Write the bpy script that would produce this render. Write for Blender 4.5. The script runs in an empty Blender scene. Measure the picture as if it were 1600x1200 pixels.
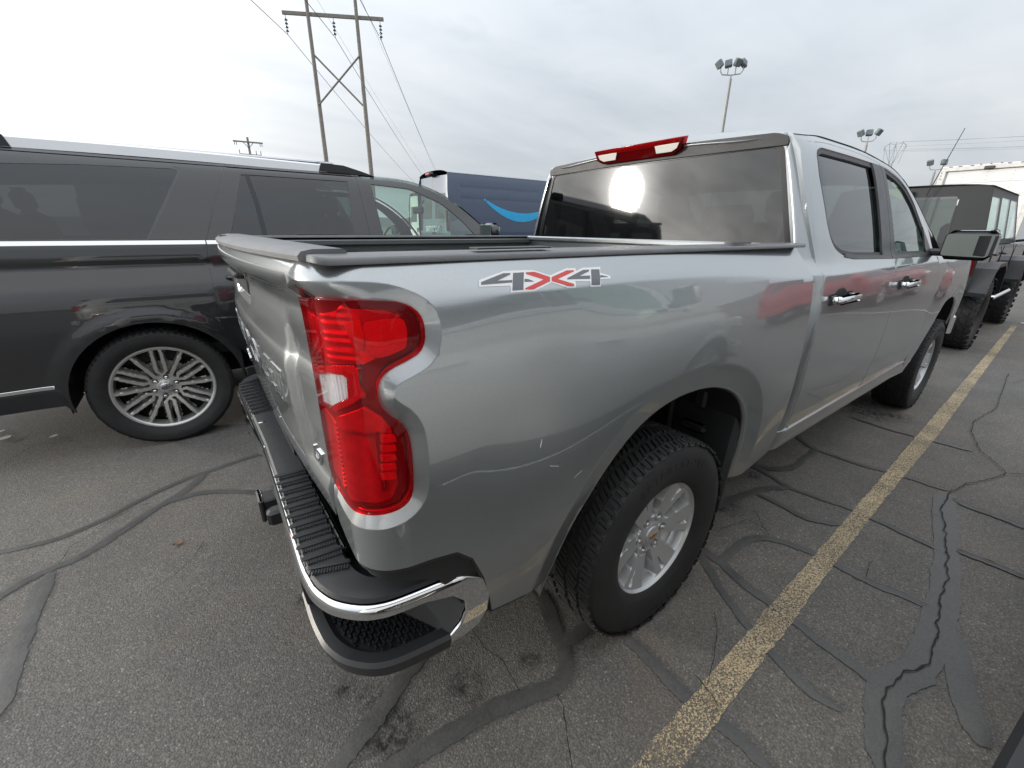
import bpy, math, random
import numpy as np
from mathutils import Vector, Matrix
from mathutils.geometry import delaunay_2d_cdt
random.seed(7); RNG=np.random.default_rng(7)
R=math.radians
scene=bpy.context.scene; COL=scene.collection
# ---------------------------------------------------------------- camera
cam=bpy.data.cameras.new('camera'); camo=bpy.data.objects.new('camera',cam); COL.objects.link(camo); scene.camera=camo
cam.sensor_width=36; cam.lens=660.53/1600*36; cam.clip_start=.02; cam.clip_end=9000
YAW,PIT,ROL=0.933332,-0.352241,0.010403
F_=Vector((math.cos(PIT)*math.cos(YAW),math.cos(PIT)*math.sin(YAW),math.sin(PIT)))
R0_=F_.cross(Vector((0,0,1))).normalized(); U0_=R0_.cross(F_)
R_=R0_*math.cos(ROL)+U0_*math.sin(ROL); U_=-R0_*math.sin(ROL)+U0_*math.cos(ROL)
M=Matrix((R_,U_,-F_)).transposed().to_4x4(); M.translation=Vector((-1.19442,-1.65749,1.46389)); camo.matrix_world=M
# ---------------------------------------------------------------- world, sun, exposure
SUN_EL,SUN_AZ=R(8.2),R(139.2)
SD=Vector((math.cos(SUN_EL)*math.cos(SUN_AZ),math.cos(SUN_EL)*math.sin(SUN_AZ),math.sin(SUN_EL)))
w=bpy.data.worlds.new('World'); scene.world=w; w.use_nodes=True
def build_world():
    nt=w.node_tree; N=nt.nodes; L=nt.links; N.clear()
    def n(t,**k):
        o=N.new(t)
        for a,b in k.items(): setattr(o,a,b)
        return o
    out=n('ShaderNodeOutputWorld'); bg=n('ShaderNodeBackground'); L.new(bg.outputs[0],out.inputs[0])
    sky=n('ShaderNodeTexSky',sky_type='NISHITA',sun_disc=False,sun_elevation=SUN_EL,sun_rotation=math.pi/2-SUN_AZ)
    tc=n('ShaderNodeTexCoord')
    sep=n('ShaderNodeSeparateXYZ'); L.new(tc.outputs['Generated'],sep.inputs[0])
    def mth(op,a,b=None,c=None,clamp=False):
        m=n('ShaderNodeMath',operation=op,use_clamp=clamp)
        for i,v in enumerate((a,b,c)):
            if v is None: continue
            if isinstance(v,(int,float)): m.inputs[i].default_value=v
            else: L.new(v,m.inputs[i])
        return m.outputs[0]
    zz=mth('MAXIMUM',sep.outputs[2],0.0); den=mth('ADD',zz,.16)
    cx=mth('DIVIDE',sep.outputs[0],den); cy=mth('DIVIDE',sep.outputs[1],den)
    comb=n('ShaderNodeCombineXYZ'); L.new(cx,comb.inputs[0]); L.new(cy,comb.inputs[1])
    def noise(scale,detail,rough,dist,loc,sc=(1,1,1),rot=0):
        mp=n('ShaderNodeMapping'); mp.inputs['Location'].default_value=loc; mp.inputs['Scale'].default_value=sc; mp.inputs['Rotation'].default_value=(0,0,rot); L.new(comb.outputs[0],mp.inputs[0])
        t=n('ShaderNodeTexNoise'); t.inputs['Scale'].default_value=scale; t.inputs['Detail'].default_value=detail; t.inputs['Roughness'].default_value=rough; t.inputs['Distortion'].default_value=dist
        L.new(mp.outputs[0],t.inputs['Vector']); return t.outputs[0]
    def ramp(v,stops):
        r=n('ShaderNodeValToRGB'); L.new(v,r.inputs[0]); e=r.color_ramp.elements
        while len(e)<len(stops): e.new(.5)
        for k,(p,c) in zip(e,stops): k.position=p; k.color=(*c,1)
        return r.outputs[0]
    def mix(f,a,b,mode='MIX'):
        m=n('ShaderNodeMix',data_type='RGBA',blend_type=mode)
        for s,v in ((m.inputs[0],f),(m.inputs[6],a),(m.inputs[7],b)):
            if isinstance(v,(int,float)): s.default_value=v
            elif isinstance(v,tuple): s.default_value=(*v,1)
            else: L.new(v,s)
        return m.outputs[2]
    dot=n('ShaderNodeVectorMath',operation='DOT_PRODUCT'); L.new(tc.outputs['Generated'],dot.inputs[0]); dot.inputs[1].default_value=SD
    d=mth('MAXIMUM',dot.outputs['Value'],0.0)
    big=noise(.36,5,.50,.5,(3.1,1.7,0),(1,1.5,1),R(50))
    fine=noise(1.1,6,.52,.7,(7.3,2.2,0),(1,2.4,1),R(40))
    cl=mth('ADD',mth('MULTIPLY',big,.78),mth('MULTIPLY',fine,.22))
    # cloud deck: thick slate parts to thin white parts
    deck=ramp(cl,[(.34,(.42,.455,.50)),(.46,(.505,.54,.58)),(.56,(.575,.60,.625)),(.70,(.69,.70,.71))])
    # forward-scattered light round the veiled sun
    wide=mth('MULTIPLY',mth('POWER',d,3.0),1.0); near=mth('MULTIPLY',mth('POWER',d,18.),.75); core=mth('MULTIPLY',mth('POWER',d,420.),6.0)
    thin=mth('MULTIPLY_ADD',cl,3.0,-.55)
    g=mth('MULTIPLY',mth('ADD',mth('ADD',wide,near),core),thin)
    glow=mix(1.0,(1.0,.965,.90),(0,0,0),'ADD')
    gl=n('ShaderNodeVectorMath',operation='SCALE'); gl.inputs[0].default_value=(1.0,.97,.915); L.new(g,gl.inputs['Scale'])
    zen=n('ShaderNodeVectorMath',operation='SCALE'); L.new(deck,zen.inputs[0]); L.new(mth('MULTIPLY_ADD',zz,1.22,.61),zen.inputs['Scale'])
    tot=mix(1.0,zen.outputs[0],gl.outputs[0],'ADD')
    sc=n('ShaderNodeVectorMath',operation='SCALE'); sc.inputs['Scale'].default_value=.10; L.new(sky.outputs[0],sc.inputs[0])
    gaps=mth('MULTIPLY_ADD',ramp(noise(.8,5,.6,.4,(1.2,9.4,0)),[(.60,(0,0,0)),(.80,(1,1,1))]),-.35,.96)
    fin=mix(gaps,sc.outputs[0],tot)
    L.new(fin,bg.inputs[0]); bg.inputs[1].default_value=1.0
build_world()
sl=bpy.data.lights.new('sun','SUN'); sl.energy=1.4; sl.angle=R(5); sl.color=(1,.93,.82)
so=bpy.data.objects.new('sun',sl); COL.objects.link(so); so.rotation_euler=(-SD).to_track_quat('-Z','Y').to_euler(); so.location=SD*40
scene.view_settings.view_transform='Standard'; scene.view_settings.look='None'; scene.view_settings.exposure=.72; scene.view_settings.gamma=1; scene.view_settings.use_curve_mapping=False
try:
    scene.cycles.use_denoising=True; scene.cycles.max_bounces=10; scene.cycles.transparent_max_bounces=16; scene.cycles.caustics_reflective=False; scene.cycles.caustics_refractive=False
    scene.cycles.sample_clamp_indirect=6
except Exception: pass

def pchip(xs,ys):
    xs=np.array(xs,float);ys=np.array(ys,float);h=np.diff(xs);d=np.diff(ys)/h
    m=np.zeros(len(xs))
    m[1:-1]=np.where(d[:-1]*d[1:]>0,2*d[:-1]*d[1:]/(d[:-1]+d[1:]+1e-12),0)
    m[0]=d[0];m[-1]=d[-1]
    def f(x):
        x=np.asarray(x,float);i=np.clip(np.searchsorted(xs,x)-1,0,len(h)-1)
        t=(x-xs[i])/h[i]; 
        a=(1+2*t)*(1-t)**2*ys[i]+t*(1-t)**2*h[i]*m[i]+t*t*(3-2*t)*ys[i+1]+t*t*(t-1)*h[i]*m[i+1]
        lo=ys[0]+m[0]*(x-xs[0]);hi=ys[-1]+m[-1]*(x-xs[-1])
        return np.where(x<xs[0],lo,np.where(x>xs[-1],hi,a))
    return f
def sst(a,b,x):
    t=np.clip((np.asarray(x,float)-a)/(b-a),0,1);return t*t*(3-2*t)
def smin(a,b,k):
    return .5*(a+b-np.sqrt((a-b)**2+k*k))
def polydist(P,poly,closed=True):
    P=np.asarray(P,float);Q=np.asarray(poly,float);A=Q;B=np.roll(Q,-1,0)
    if not closed:A,B=Q[:-1],Q[1:]
    best=np.full(len(P),1e9)
    for a,b in zip(A,B):
        ab=b-a;L=ab@ab+1e-12;t=np.clip(((P-a)@ab)/L,0,1)
        best=np.minimum(best,np.hypot(*(P-a-t[:,None]*ab).T))
    return best
def inpoly(P,poly):
    P=np.asarray(P,float);x,y=P[:,0],P[:,1];Q=np.asarray(poly,float);r=np.zeros(len(P),bool)
    for (x0,y0),(x1,y1) in zip(Q,np.roll(Q,-1,0)):
        if y0==y1: continue
        c=((y0>y)!=(y1>y))&(x<(x1-x0)*(y-y0)/(y1-y0)+x0); r^=c
    return r
# ---- pickup side surface ----
XR0=-1.035;RC=.09;U0=XR0+RC;BR=math.pi/2*RC
Lz=pchip([.35,.45,.55,.65,.80,1.0,1.1,1.2,1.30,1.40],[.915,.937,.957,.971,.985,.989,.986,.979,.966,.950])
def zc(x): return 1.341-.053*sst(-.3,1.2,x)
def Xr(z): return XR0-.022*np.exp(-((np.asarray(z)-1.378)/.028)**2)
ARCH=[(-.535,.40),(-.528,.47),(-.507,.56),(-.477,.645),(-.43,.73),(-.35,.83),(-.232,.925),(-.09,.972),(.08,.979),(.255,.945),(.40,.868),(.485,.76),(.525,.64),(.545,.52),(.553,.40)]
def _ck(P,n=2):
    P=np.array(P,float)
    for _ in range(n):
        Q=[P[0]]
        for a,b in zip(P,P[1:]): Q+=[a*.75+b*.25,a*.25+b*.75]
        Q.append(P[-1]); P=np.array(Q)
    return [tuple(p) for p in P]
ARCH=_ck(ARCH,2)
FARCH=[(x+3.745,z) for x,z in ARCH]
LAMP=None
def flare(u,z,arch):
    P=np.stack([u,z],-1);d=polydist(P,arch,False)
    w=.012*(1-sst(.10,.45,d))-.022*np.clip(1-d/.085,0,1)
    return w
def bedS(x,z,lamp=None):
    k=.002+.016*sst(-.60,-.95,x)
    up=.961-(z-zc(x))*.74
    s=smin(Lz(z),up,k)
    return s
def bed(u,z,off=0,lamp=None,fl=True):
    """right bed side: (u,z)->(x,y,z); u wraps round the rear corner"""
    u=np.asarray(u,float);z=np.asarray(z,float)
    ue=np.maximum(u,U0)
    s=bedS(ue,z)
    if fl: s=s+flare(ue,z,ARCH)*sst(-.93,-.75,ue)
    o=np.zeros_like(u)+off
    if lamp is not None:
        P=np.stack([u,z],-1);d=polydist(P,lamp);ins=inpoly(P,lamp)
        o=o-np.where(ins,.015,.015*np.clip(1-d/.032,0,1))
    dX=(Xr(z)-XR0)
    a=np.clip((U0-u)/RC,0,math.pi/2); e=np.maximum(U0-u-BR,0)
    r=RC+o
    cx=U0+dX*sst(-.55,U0,ue); cy=-(s-RC)
    xs=ue+dX*sst(-.55,U0,ue); 
    x=np.where(u>=U0,xs,cx-r*np.sin(a)); y=np.where(u>=U0,-(s+o),cy-r*np.cos(a)+e)
    return np.stack([x,y,z],-1)
# ---- cab side (greenhouse) ----
Gz=pchip([1.30,1.345,1.45,1.60,1.75,1.81,1.86,1.89,1.91,1.922],[.960,.930,.900,.853,.800,.772,.735,.69,.61,.45])
def cabS(x,z):
    up=.968-(z-zc(x))*1.1
    s=smin(Lz(z),up,.003)
    g=Gz(z)-.02*sst(2.2,3.1,x)*sst(1.3,1.6,z)-.012*sst(1.15,.85,x)
    s=np.where(z>1.30,np.maximum(s,0)*0+smax(s,g,.012),s)
    s=s-.045*np.clip((.965-x)/.14,0,1.2)**2*sst(1.36,1.28,z) -.03*np.clip((1.0-x)/.15,0,1.2)**2*sst(1.28,1.36,z)
    return s
def smax(a,b,k): return .5*(a+b+np.sqrt((a-b)**2+k*k))
def cab(u,z,off=0):
    u=np.asarray(u,float);z=np.asarray(z,float)
    s=cabS(u,z)+flare(u,z,FARCH)+off
    return np.stack([u,-s,z],-1)
# ---- SUV side ----
Ls=pchip([.25,.40,.55,.70,.85,.97,1.08,1.18,1.235,1.27,1.345],[.93,.957,.975,.990,.998,.994,.980,.958,.944,.940,.930])
Gs=pchip([1.32,1.36,1.50,1.65,1.78,1.83,1.87,1.89],[.937,.927,.886,.836,.789,.765,.73,.68])
def suvS(x,z):
    a=Ls(z); g=Gs(z)-.03*sst(1.9,2.9,x)*sst(1.34,1.6,z)
    s=np.where(z>1.34,g,a)
    s=s-.25*np.clip((-.95-x)/.42,0,1.3)**2.5*.5 -.2*np.clip((x-3.4)/.9,0,1.2)**2
    return s
SARCH=[(.47*np.cos(t),.40+.47*np.sin(t)) for t in np.linspace(-.15,math.pi+.15,25)]
def suv(u,z,off=0):
    u=np.asarray(u,float);z=np.asarray(z,float)
    P=np.stack([u,z],-1);fl=0
    for ox in (0,3.343):
        d=polydist(P-np.array([ox,0]),SARCH,False); fl=fl+.012*np.clip(1-d/.09,0,1)**.5*0+.012*(1-sst(.03,.11,d))
    return np.stack([u,-(suvS(u,z)+fl+off),z],-1)
DATA={'TAR': [([(-2.253, 1.086), (-2.1, 1.044), (-1.965, 1.031), (-1.807, 1.113), (-1.625, 1.255), (-1.442, 1.332), (-1.342, 1.352), (-1.087, 1.399), (-0.798, 1.442)], 0.05), ([(-2.166, 0.644), (-2.109, 0.7), (-2.035, 0.753), (-1.93, 0.795), (-1.868, 0.81), (-1.741, 0.928), (-1.591, 1.082), (-1.476, 1.164), (-1.411, 1.266), (-1.376, 1.348)], 0.07), ([(-1.549, 1.08), (-1.446, 1.111), (-1.325, 1.056), (-1.144, 0.919), (-0.91, 0.706)], 0.055), ([(-1.974, 0.746), (-1.977, 0.489), (-1.978, 0.321), (-1.97, 0.116), (-1.985, 0.007)], 0.085), ([(-0.681, -0.518), (-0.816, -0.582), (-0.957, -0.669), (-1.033, -0.707), (-1.109, -0.736), (-1.189, -0.772)], 0.075), ([(-1.071, -0.848), (-1.007, -0.849), (-0.841, -0.869), (-0.705, -0.876), (-0.556, -0.922), (-0.473, -0.957), (-0.396, -0.93), (-0.355, -0.854), (-0.317, -0.746), (-0.245, -0.601)], 0.078), ([(-0.379, -0.852), (-0.244, -0.851), (-0.096, -0.85)], 0.06), ([(-0.133, -0.932), (-0.128, -1.034), (-0.145, -1.181), (-0.139, -1.25), (-0.127, -1.331), (-0.123, -1.411), (-0.13, -1.506)], 0.06), ([(0.576, -0.821), (0.394, -1.04), (0.298, -1.226), (0.26, -1.315), (0.226, -1.395), (0.21, -1.49), (0.232, -1.556)], 0.05), ([(0.555, -0.834), (0.542, -0.958), (0.504, -1.097), (0.482, -1.228), (0.474, -1.317), (0.45, -1.436), (0.444, -1.538), (0.429, -1.597)], 0.055), ([(0.527, -0.972), (0.702, -0.967), (0.851, -0.989), (0.919, -1.067), (0.964, -1.194), (0.968, -1.3), (0.96, -1.412), (0.996, -1.538), (0.998, -1.62)], 0.055), ([(2.195, -1.471), (1.932, -1.508), (1.499, -1.594), (1.143, -1.644), (0.822, -1.672), (0.615, -1.676), (0.479, -1.62), (0.359, -1.624), (0.125, -1.691)], 0.13), ([(0.92, -1.71), (0.584, -1.787), (0.458, -1.854)], 0.1), ([(2.488, -0.322), (2.335, -0.566), (2.146, -0.748), (2.151, -0.897), (2.157, -1.078), (2.197, -1.184), (2.218, -1.282), (2.216, -1.395), (2.223, -1.475)], 0.045), ([(2.163, -0.795), (1.93, -0.805), (1.716, -0.814), (1.599, -0.73), (1.56, -0.634), (1.53, -0.542)], 0.06), ([(0.857, -0.726), (0.926, -0.739), (1.081, -0.761), (1.261, -0.788), (1.394, -0.843), (1.472, -0.89)], 0.06), ([(1.53, -0.542), (1.549, -0.626), (1.526, -0.762), (1.472, -0.89), (1.485, -0.972), (1.509, -1.09), (1.535, -1.196), (1.524, -1.317), (1.511, -1.427), (1.499, -1.545), (1.494, -1.59)], 0.045), ([(1.239, -0.821), (1.252, -0.929), (1.222, -1.062), (1.249, -1.12), (1.316, -1.207)], 0.05), ([(3.026, -0.748), (3.023, -0.837), (2.992, -0.975), (3.023, -1.184), (3.03, -1.374), (3.043, -1.464)], 0.04), ([(2.125, -1.508), (2.104, -1.603), (2.107, -1.702), (2.085, -1.814)], 0.05), ([(1.553, -1.617), (1.575, -1.695), (1.574, -1.775), (1.569, -1.855)], 0.06)], 'CRACK': [([(5.878, -1.349), (4.31, -1.435), (3.783, -1.372), (3.453, -1.396), (3.089, -1.496), (2.939, -1.583), (2.792, -1.654), (2.598, -1.598), (2.4, -1.526), (2.205, -1.486), (1.922, -1.494), (1.719, -1.552), (1.489, -1.587), (1.303, -1.627), (1.132, -1.636), (0.863, -1.668), (0.665, -1.684), (0.506, -1.631), (0.429, -1.623), (0.339, -1.634), (0.255, -1.665), (0.134, -1.689)], 0.016), ([(-0.491, -0.977), (-0.504, -1.022), (-0.545, -1.084), (-0.599, -1.165)], 0.008), ([(-0.591, -0.601), (-0.6, -0.693), (-0.57, -0.774), (-0.577, -0.841), (-0.591, -0.897)], 0.006), ([(2.125, -1.508), (2.104, -1.603), (2.107, -1.702), (2.085, -1.814)], 0.012), ([(1.553, -1.617), (1.575, -1.695), (1.574, -1.775), (1.569, -1.855)], 0.018), ([(1.119, -1.393), (0.96, -1.412), (0.996, -1.538), (0.998, -1.62)], 0.006), ([(1.524, -1.317), (1.511, -1.427), (1.499, -1.545)], 0.008), ([(2.218, -1.282), (2.216, -1.395), (2.223, -1.475)], 0.008), ([(2.792, -1.654), (2.9, -1.749)], 0.012), ([(2.151, -0.897), (2.157, -1.078), (2.197, -1.184)], 0.006), ([(1.787, -1.273), (1.83, -1.379), (1.825, -1.514)], 0.006), ([(0.751, -0.858), (0.938, -0.898), (0.943, -0.946), (0.945, -1.009)], 0.006), ([(1.059, -0.884), (0.954, -0.973), (0.904, -1.028)], 0.006), ([(0.239, -1.111), (0.168, -1.166), (0.031, -1.224), (-0.057, -1.258)], 0.005), ([(-1.442, 1.332), (-1.625, 1.231), (-1.804, 1.085), (-1.963, 1.012), (-2.098, 1.032)], 0.006), ([(-1.59, 1.046), (-1.739, 0.903), (-1.867, 0.799), (-2.032, 0.738), (-2.103, 0.676)], 0.006), ([(-1.703, 1.126), (-1.841, 0.971), (-1.923, 0.891), (-1.938, 0.776)], 0.006), ([(-1.634, 1.112), (-1.715, 1.1), (-1.845, 1.003)], 0.005), ([(-1.955, 2.486), (-2.111, 2.467), (-2.305, 2.449), (-2.385, 2.237), (-2.415, 2.114)], 0.007), ([(-2.06, 2.334), (-2.264, 2.397), (-2.506, 2.534)], 0.005), ([(-1.404, 0.572), (-1.457, 0.455), (-1.527, 0.388), (-1.602, 0.335)], 0.004), ([(5.44, -1.42), (5.67, -1.485)], 0.01), ([(-0.062, -1.214), (-0.078, -1.282), (-0.099, -1.316)], 0.008)], 'LINE': [(-0.453, -1.252), (1.51, -1.206), (3.068, -1.164), (9.827, -0.984)], 'LINE2': [(-0.329, -1.342), (1.613, -1.28), (3.199, -1.257), (9.923, -1.048)], 'STAINS': [((-0.964, -0.688), 0.06), ((-0.989, -0.621), 0.05), ((-0.719, -0.778), 0.07), ((-0.987, -0.773), 0.12), ((-1.052, -0.537), 0.04), ((-0.483, -0.823), 0.04), ((3.293, -0.807), 0.22), ((3.478, -0.638), 0.25), ((3.369, -0.941), 0.15), ((0.976, -0.753), 0.1), ((1.431, -0.695), 0.05), ((-1.073, -0.066), 0.05)], 'DECAL': {'white': [[(-0.7451, 1.3573), (-0.7364, 1.3694), (-0.6754, 1.3824), (-0.655, 1.3824), (-0.6267, 1.382), (-0.6023, 1.3809), (-0.5635, 1.3686), (-0.5068, 1.3808), (-0.4786, 1.38), (-0.4821, 1.3737), (-0.4553, 1.3799), (-0.3963, 1.3795), (-0.4049, 1.3669), (-0.3751, 1.3582), (-0.3787, 1.3522), (-0.4134, 1.353), (-0.4193, 1.3372), (-0.4548, 1.3387), (-0.4514, 1.3505), (-0.496, 1.353), (-0.501, 1.3398), (-0.5261, 1.3411), (-0.5678, 1.3549), (-0.6222, 1.3408), (-0.6817, 1.3422), (-0.6748, 1.3549)]], 'grey': [[(-0.7381, 1.3607), (-0.7347, 1.3654), (-0.6781, 1.3786), (-0.6614, 1.3781), (-0.6639, 1.3752), (-0.6987, 1.3658), (-0.6644, 1.3652), (-0.6675, 1.3608)], [(-0.6552, 1.378), (-0.6285, 1.378), (-0.6484, 1.3459), (-0.6756, 1.3462), (-0.6633, 1.3651)], [(-0.6334, 1.3657), (-0.6253, 1.3648), (-0.6118, 1.3594), (-0.6377, 1.36)], [(-0.519, 1.3584), (-0.5167, 1.3609), (-0.458, 1.3753), (-0.4374, 1.375), (-0.4411, 1.3715), (-0.4772, 1.3633), (-0.443, 1.3626), (-0.4469, 1.3558)], [(-0.4315, 1.3752), (-0.4034, 1.3744), (-0.4211, 1.3415), (-0.4504, 1.3429)], [(-0.4087, 1.3616), (-0.3998, 1.3607), (-0.3819, 1.3566), (-0.4122, 1.3567)]], 'red': [[(-0.6238, 1.3778), (-0.6013, 1.3777), (-0.5655, 1.3658), (-0.5698, 1.3575), (-0.6225, 1.3451), (-0.6432, 1.3464), (-0.6416, 1.3486), (-0.586, 1.3617), (-0.6252, 1.3747)], [(-0.5611, 1.3652), (-0.5092, 1.3765), (-0.487, 1.3759), (-0.4883, 1.3735), (-0.5453, 1.3605), (-0.5035, 1.3482), (-0.5064, 1.3439), (-0.5238, 1.3454), (-0.5655, 1.3573)]]}, 'LAMP_IN': {'upper': [(-1.0725, 1.322), (-1.017, 1.3313), (-0.9709, 1.3289), (-0.9347, 1.3248), (-0.9093, 1.3157), (-0.9046, 1.2955), (-0.9105, 1.2651), (-0.9357, 1.2544), (-0.9697, 1.2481), (-0.9973, 1.2386), (-1.0392, 1.2381), (-1.1316, 1.2243)], 'retro': [(-0.9843, 1.3109), (-0.9483, 1.3146), (-0.9099, 1.3126), (-0.9066, 1.2902), (-0.9132, 1.2632), (-0.9448, 1.2547), (-0.9691, 1.2524), (-0.9852, 1.2687)], 'amber': [(-1.0197, 1.3105), (-0.9912, 1.3172), (-0.9883, 1.2879), (-0.9952, 1.2646), (-1.0101, 1.272)], 'clear': [(-1.2171, 1.1841), (-1.0705, 1.2233), (-1.0308, 1.2257), (-1.023, 1.2198), (-1.027, 1.1828), (-1.1048, 1.1442), (-1.2203, 1.1168)], 'lower': [(-1.0965, 1.1358), (-1.0139, 1.1653), (-0.9781, 1.1431), (-0.962, 1.1197), (-0.9573, 1.0997), (-0.9578, 1.0477), (-0.9585, 0.9999), (-0.9763, 0.9715), (-1.0158, 0.96), (-1.0452, 0.9558), (-1.0998, 0.9506), (-1.1234, 0.9981), (-1.124, 1.0692)]}, 'STEPS': [[(-0.9841, 1.1093), (-0.9556, 1.1044), (-0.9542, 1.0952), (-0.9822, 1.0965)], [(-0.9861, 1.0912), (-0.9575, 1.0863), (-0.9561, 1.0769), (-0.9842, 1.0782)], [(-0.9882, 1.0727), (-0.9593, 1.068), (-0.9579, 1.0584), (-0.9862, 1.0596)], [(-0.9902, 1.054), (-0.9612, 1.0493), (-0.9598, 1.0396), (-0.9883, 1.0406)], [(-0.9923, 1.0349), (-0.963, 1.0303), (-0.9616, 1.0203), (-0.9902, 1.0212)]], 'BITS': [(-1.505, 0.634), (-2.529, 3.46), (-2.515, 2.692), (-2.242, 2.535), (-2.568, 2.866)]}
# ---------------------------------------------------------------- materials
MATS={}
class NT:
    def __init__(s,name):
        s.m=bpy.data.materials.new(name); s.m.use_nodes=True; s.t=s.m.node_tree; s.b=s.t.nodes['Principled BSDF']; s.o=s.t.nodes['Material Output']
    def n(s,t,**k):
        o=s.t.nodes.new(t)
        for a,b in k.items(): setattr(o,a,b)
        return o
    def l(s,a,b): s.t.links.new(a,b)
    def math(s,op,a,b=None,c=None,clamp=False):
        m=s.n('ShaderNodeMath',operation=op,use_clamp=clamp)
        for i,v in enumerate((a,b,c)):
            if v is None: continue
            if isinstance(v,(int,float)): m.inputs[i].default_value=v
            else: s.l(v,m.inputs[i])
        return m.outputs[0]
    def coord(s,world=False):
        if world: return s.n('ShaderNodeNewGeometry').outputs['Position']
        return s.n('ShaderNodeTexCoord').outputs['Object']
    def noise(s,scale,detail=4,rough=.55,vec=None,dist=0,out=0):
        t=s.n('ShaderNodeTexNoise'); t.inputs['Scale'].default_value=scale; t.inputs['Detail'].default_value=detail; t.inputs['Roughness'].default_value=rough; t.inputs['Distortion'].default_value=dist
        s.l(vec if vec is not None else s.coord(),t.inputs['Vector']); return t.outputs[out]
    def ramp(s,v,stops):
        r=s.n('ShaderNodeValToRGB'); s.l(v,r.inputs[0]); e=r.color_ramp.elements
        while len(e)<len(stops): e.new(.5)
        for k,(p,c) in zip(e,stops):
            k.position=p; k.color=(*c,1) if isinstance(c,tuple) else (c,c,c,1)
        return r.outputs[0]
    def mix(s,f,a,b,mode='MIX'):
        m=s.n('ShaderNodeMix',data_type='RGBA',blend_type=mode)
        for k,v in ((m.inputs[0],f),(m.inputs[6],a),(m.inputs[7],b)):
            if isinstance(v,(int,float)): k.default_value=v
            elif isinstance(v,tuple): k.default_value=(*v,1)
            else: s.l(v,k)
        return m.outputs[2]
    def bump(s,h,strength,dist):
        b=s.n('ShaderNodeBump'); b.inputs['Strength'].default_value=strength; b.inputs['Distance'].default_value=dist; s.l(h,b.inputs['Height']); return b.outputs[0]
    def set(s,**k):
        for a,v in k.items():
            i=s.b.inputs[a.replace('_',' ')]
            if isinstance(v,tuple): i.default_value=(*v,1) if len(v)==3 else v
            elif isinstance(v,(int,float)): i.default_value=v
            else: s.l(v,i)
        return s
def mat(name,col,rough=.5,metal=0,coat=0,coatr=.03,var=.12,vscale=6,bump=0,bscale=300,spec=.5,rvar=0,world=False):
    if name in MATS: return MATS[name]
    t=NT(name); v=t.coord(world)
    nz=t.noise(vscale,5,.6,v)
    c=t.mix(t.ramp(nz,[(.3,1-var),(.7,1+var*.6)]),(0,0,0),tuple(col)) if False else t.mix(1.0,tuple(col),t.ramp(nz,[(.3,1-var),(.7,1.0)]),'MULTIPLY')
    t.set(Base_Color=c,Metallic=metal,Coat_Weight=coat,Coat_Roughness=coatr)
    t.b.inputs['Specular IOR Level'].default_value=spec
    if rvar: t.set(Roughness=t.math('MULTIPLY_ADD',t.noise(vscale*2.3,5,.65,v),rvar*2,rough-rvar))
    else: t.set(Roughness=rough)
    if bump: t.set(Normal=t.bump(t.noise(bscale,3,.6,v),bump,.002))
    MATS[name]=t.m; return t.m
def paint(name,col,metal,rough,dust=.05,lowd=.35):
    if name in MATS: return MATS[name]
    t=NT(name); v=t.coord()
    fl=t.n('ShaderNodeTexVoronoi'); fl.inputs['Scale'].default_value=900; t.l(v,fl.inputs['Vector'])
    c=t.mix(1.0,tuple(col),t.ramp(fl.outputs['Color'],[(0,.86),(1,1.0)]),'MULTIPLY')
    sep=t.n('ShaderNodeSeparateXYZ'); t.l(v,sep.inputs[0])
    # road dust: patchy film that thins out with height off the sills
    dn=t.noise(5,7,.68,v); low=t.math('MULTIPLY',t.math('SUBTRACT',.85,sep.outputs[2],clamp=True),lowd)
    film=t.math('MULTIPLY',t.math('ADD',low,dust),t.ramp(dn,[(.35,.0),(.7,1.0)]))
    c=t.mix(film,c,(.20,.185,.165))
    t.set(Base_Color=c,Metallic=metal,Roughness=rough,Coat_Weight=1.0,Coat_IOR=1.5)
    t.set(Coat_Roughness=t.math('MULTIPLY_ADD',film,.35,.012))
    orange=t.noise(160,2,.5,v); t.b.inputs['Coat Normal']; t.l(t.bump(orange,.02,.001),t.b.inputs['Coat Normal'])
    MATS[name]=t.m; return t.m
def glass(name,tint,rough=0.0,ior=1.5):
    if name in MATS: return MATS[name]
    t=NT(name); t.t.nodes.remove(t.b)
    tr=t.n('ShaderNodeBsdfTransparent'); tr.inputs[0].default_value=(*tint,1)
    gl=t.n('ShaderNodeBsdfGlossy'); gl.inputs['Roughness'].default_value=rough; gl.inputs['Color'].default_value=(.97,.98,1,1)
    v=t.coord(); sm=t.noise(3,4,.6,v); t.l(t.math('MULTIPLY_ADD',sm,.006,rough),gl.inputs['Roughness'])
    fr=t.n('ShaderNodeFresnel'); bf=t.n('ShaderNodeNewGeometry').outputs['Backfacing']; t.l(t.math('MULTIPLY_ADD',bf,1/ior-ior,ior),fr.inputs[0])
    mx=t.n('ShaderNodeMixShader'); t.l(fr.outputs[0],mx.inputs[0]); t.l(tr.outputs[0],mx.inputs[1]); t.l(gl.outputs[0],mx.inputs[2]); t.l(mx.outputs[0],t.o.inputs[0])
    MATS[name]=t.m; return t.m
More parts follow.
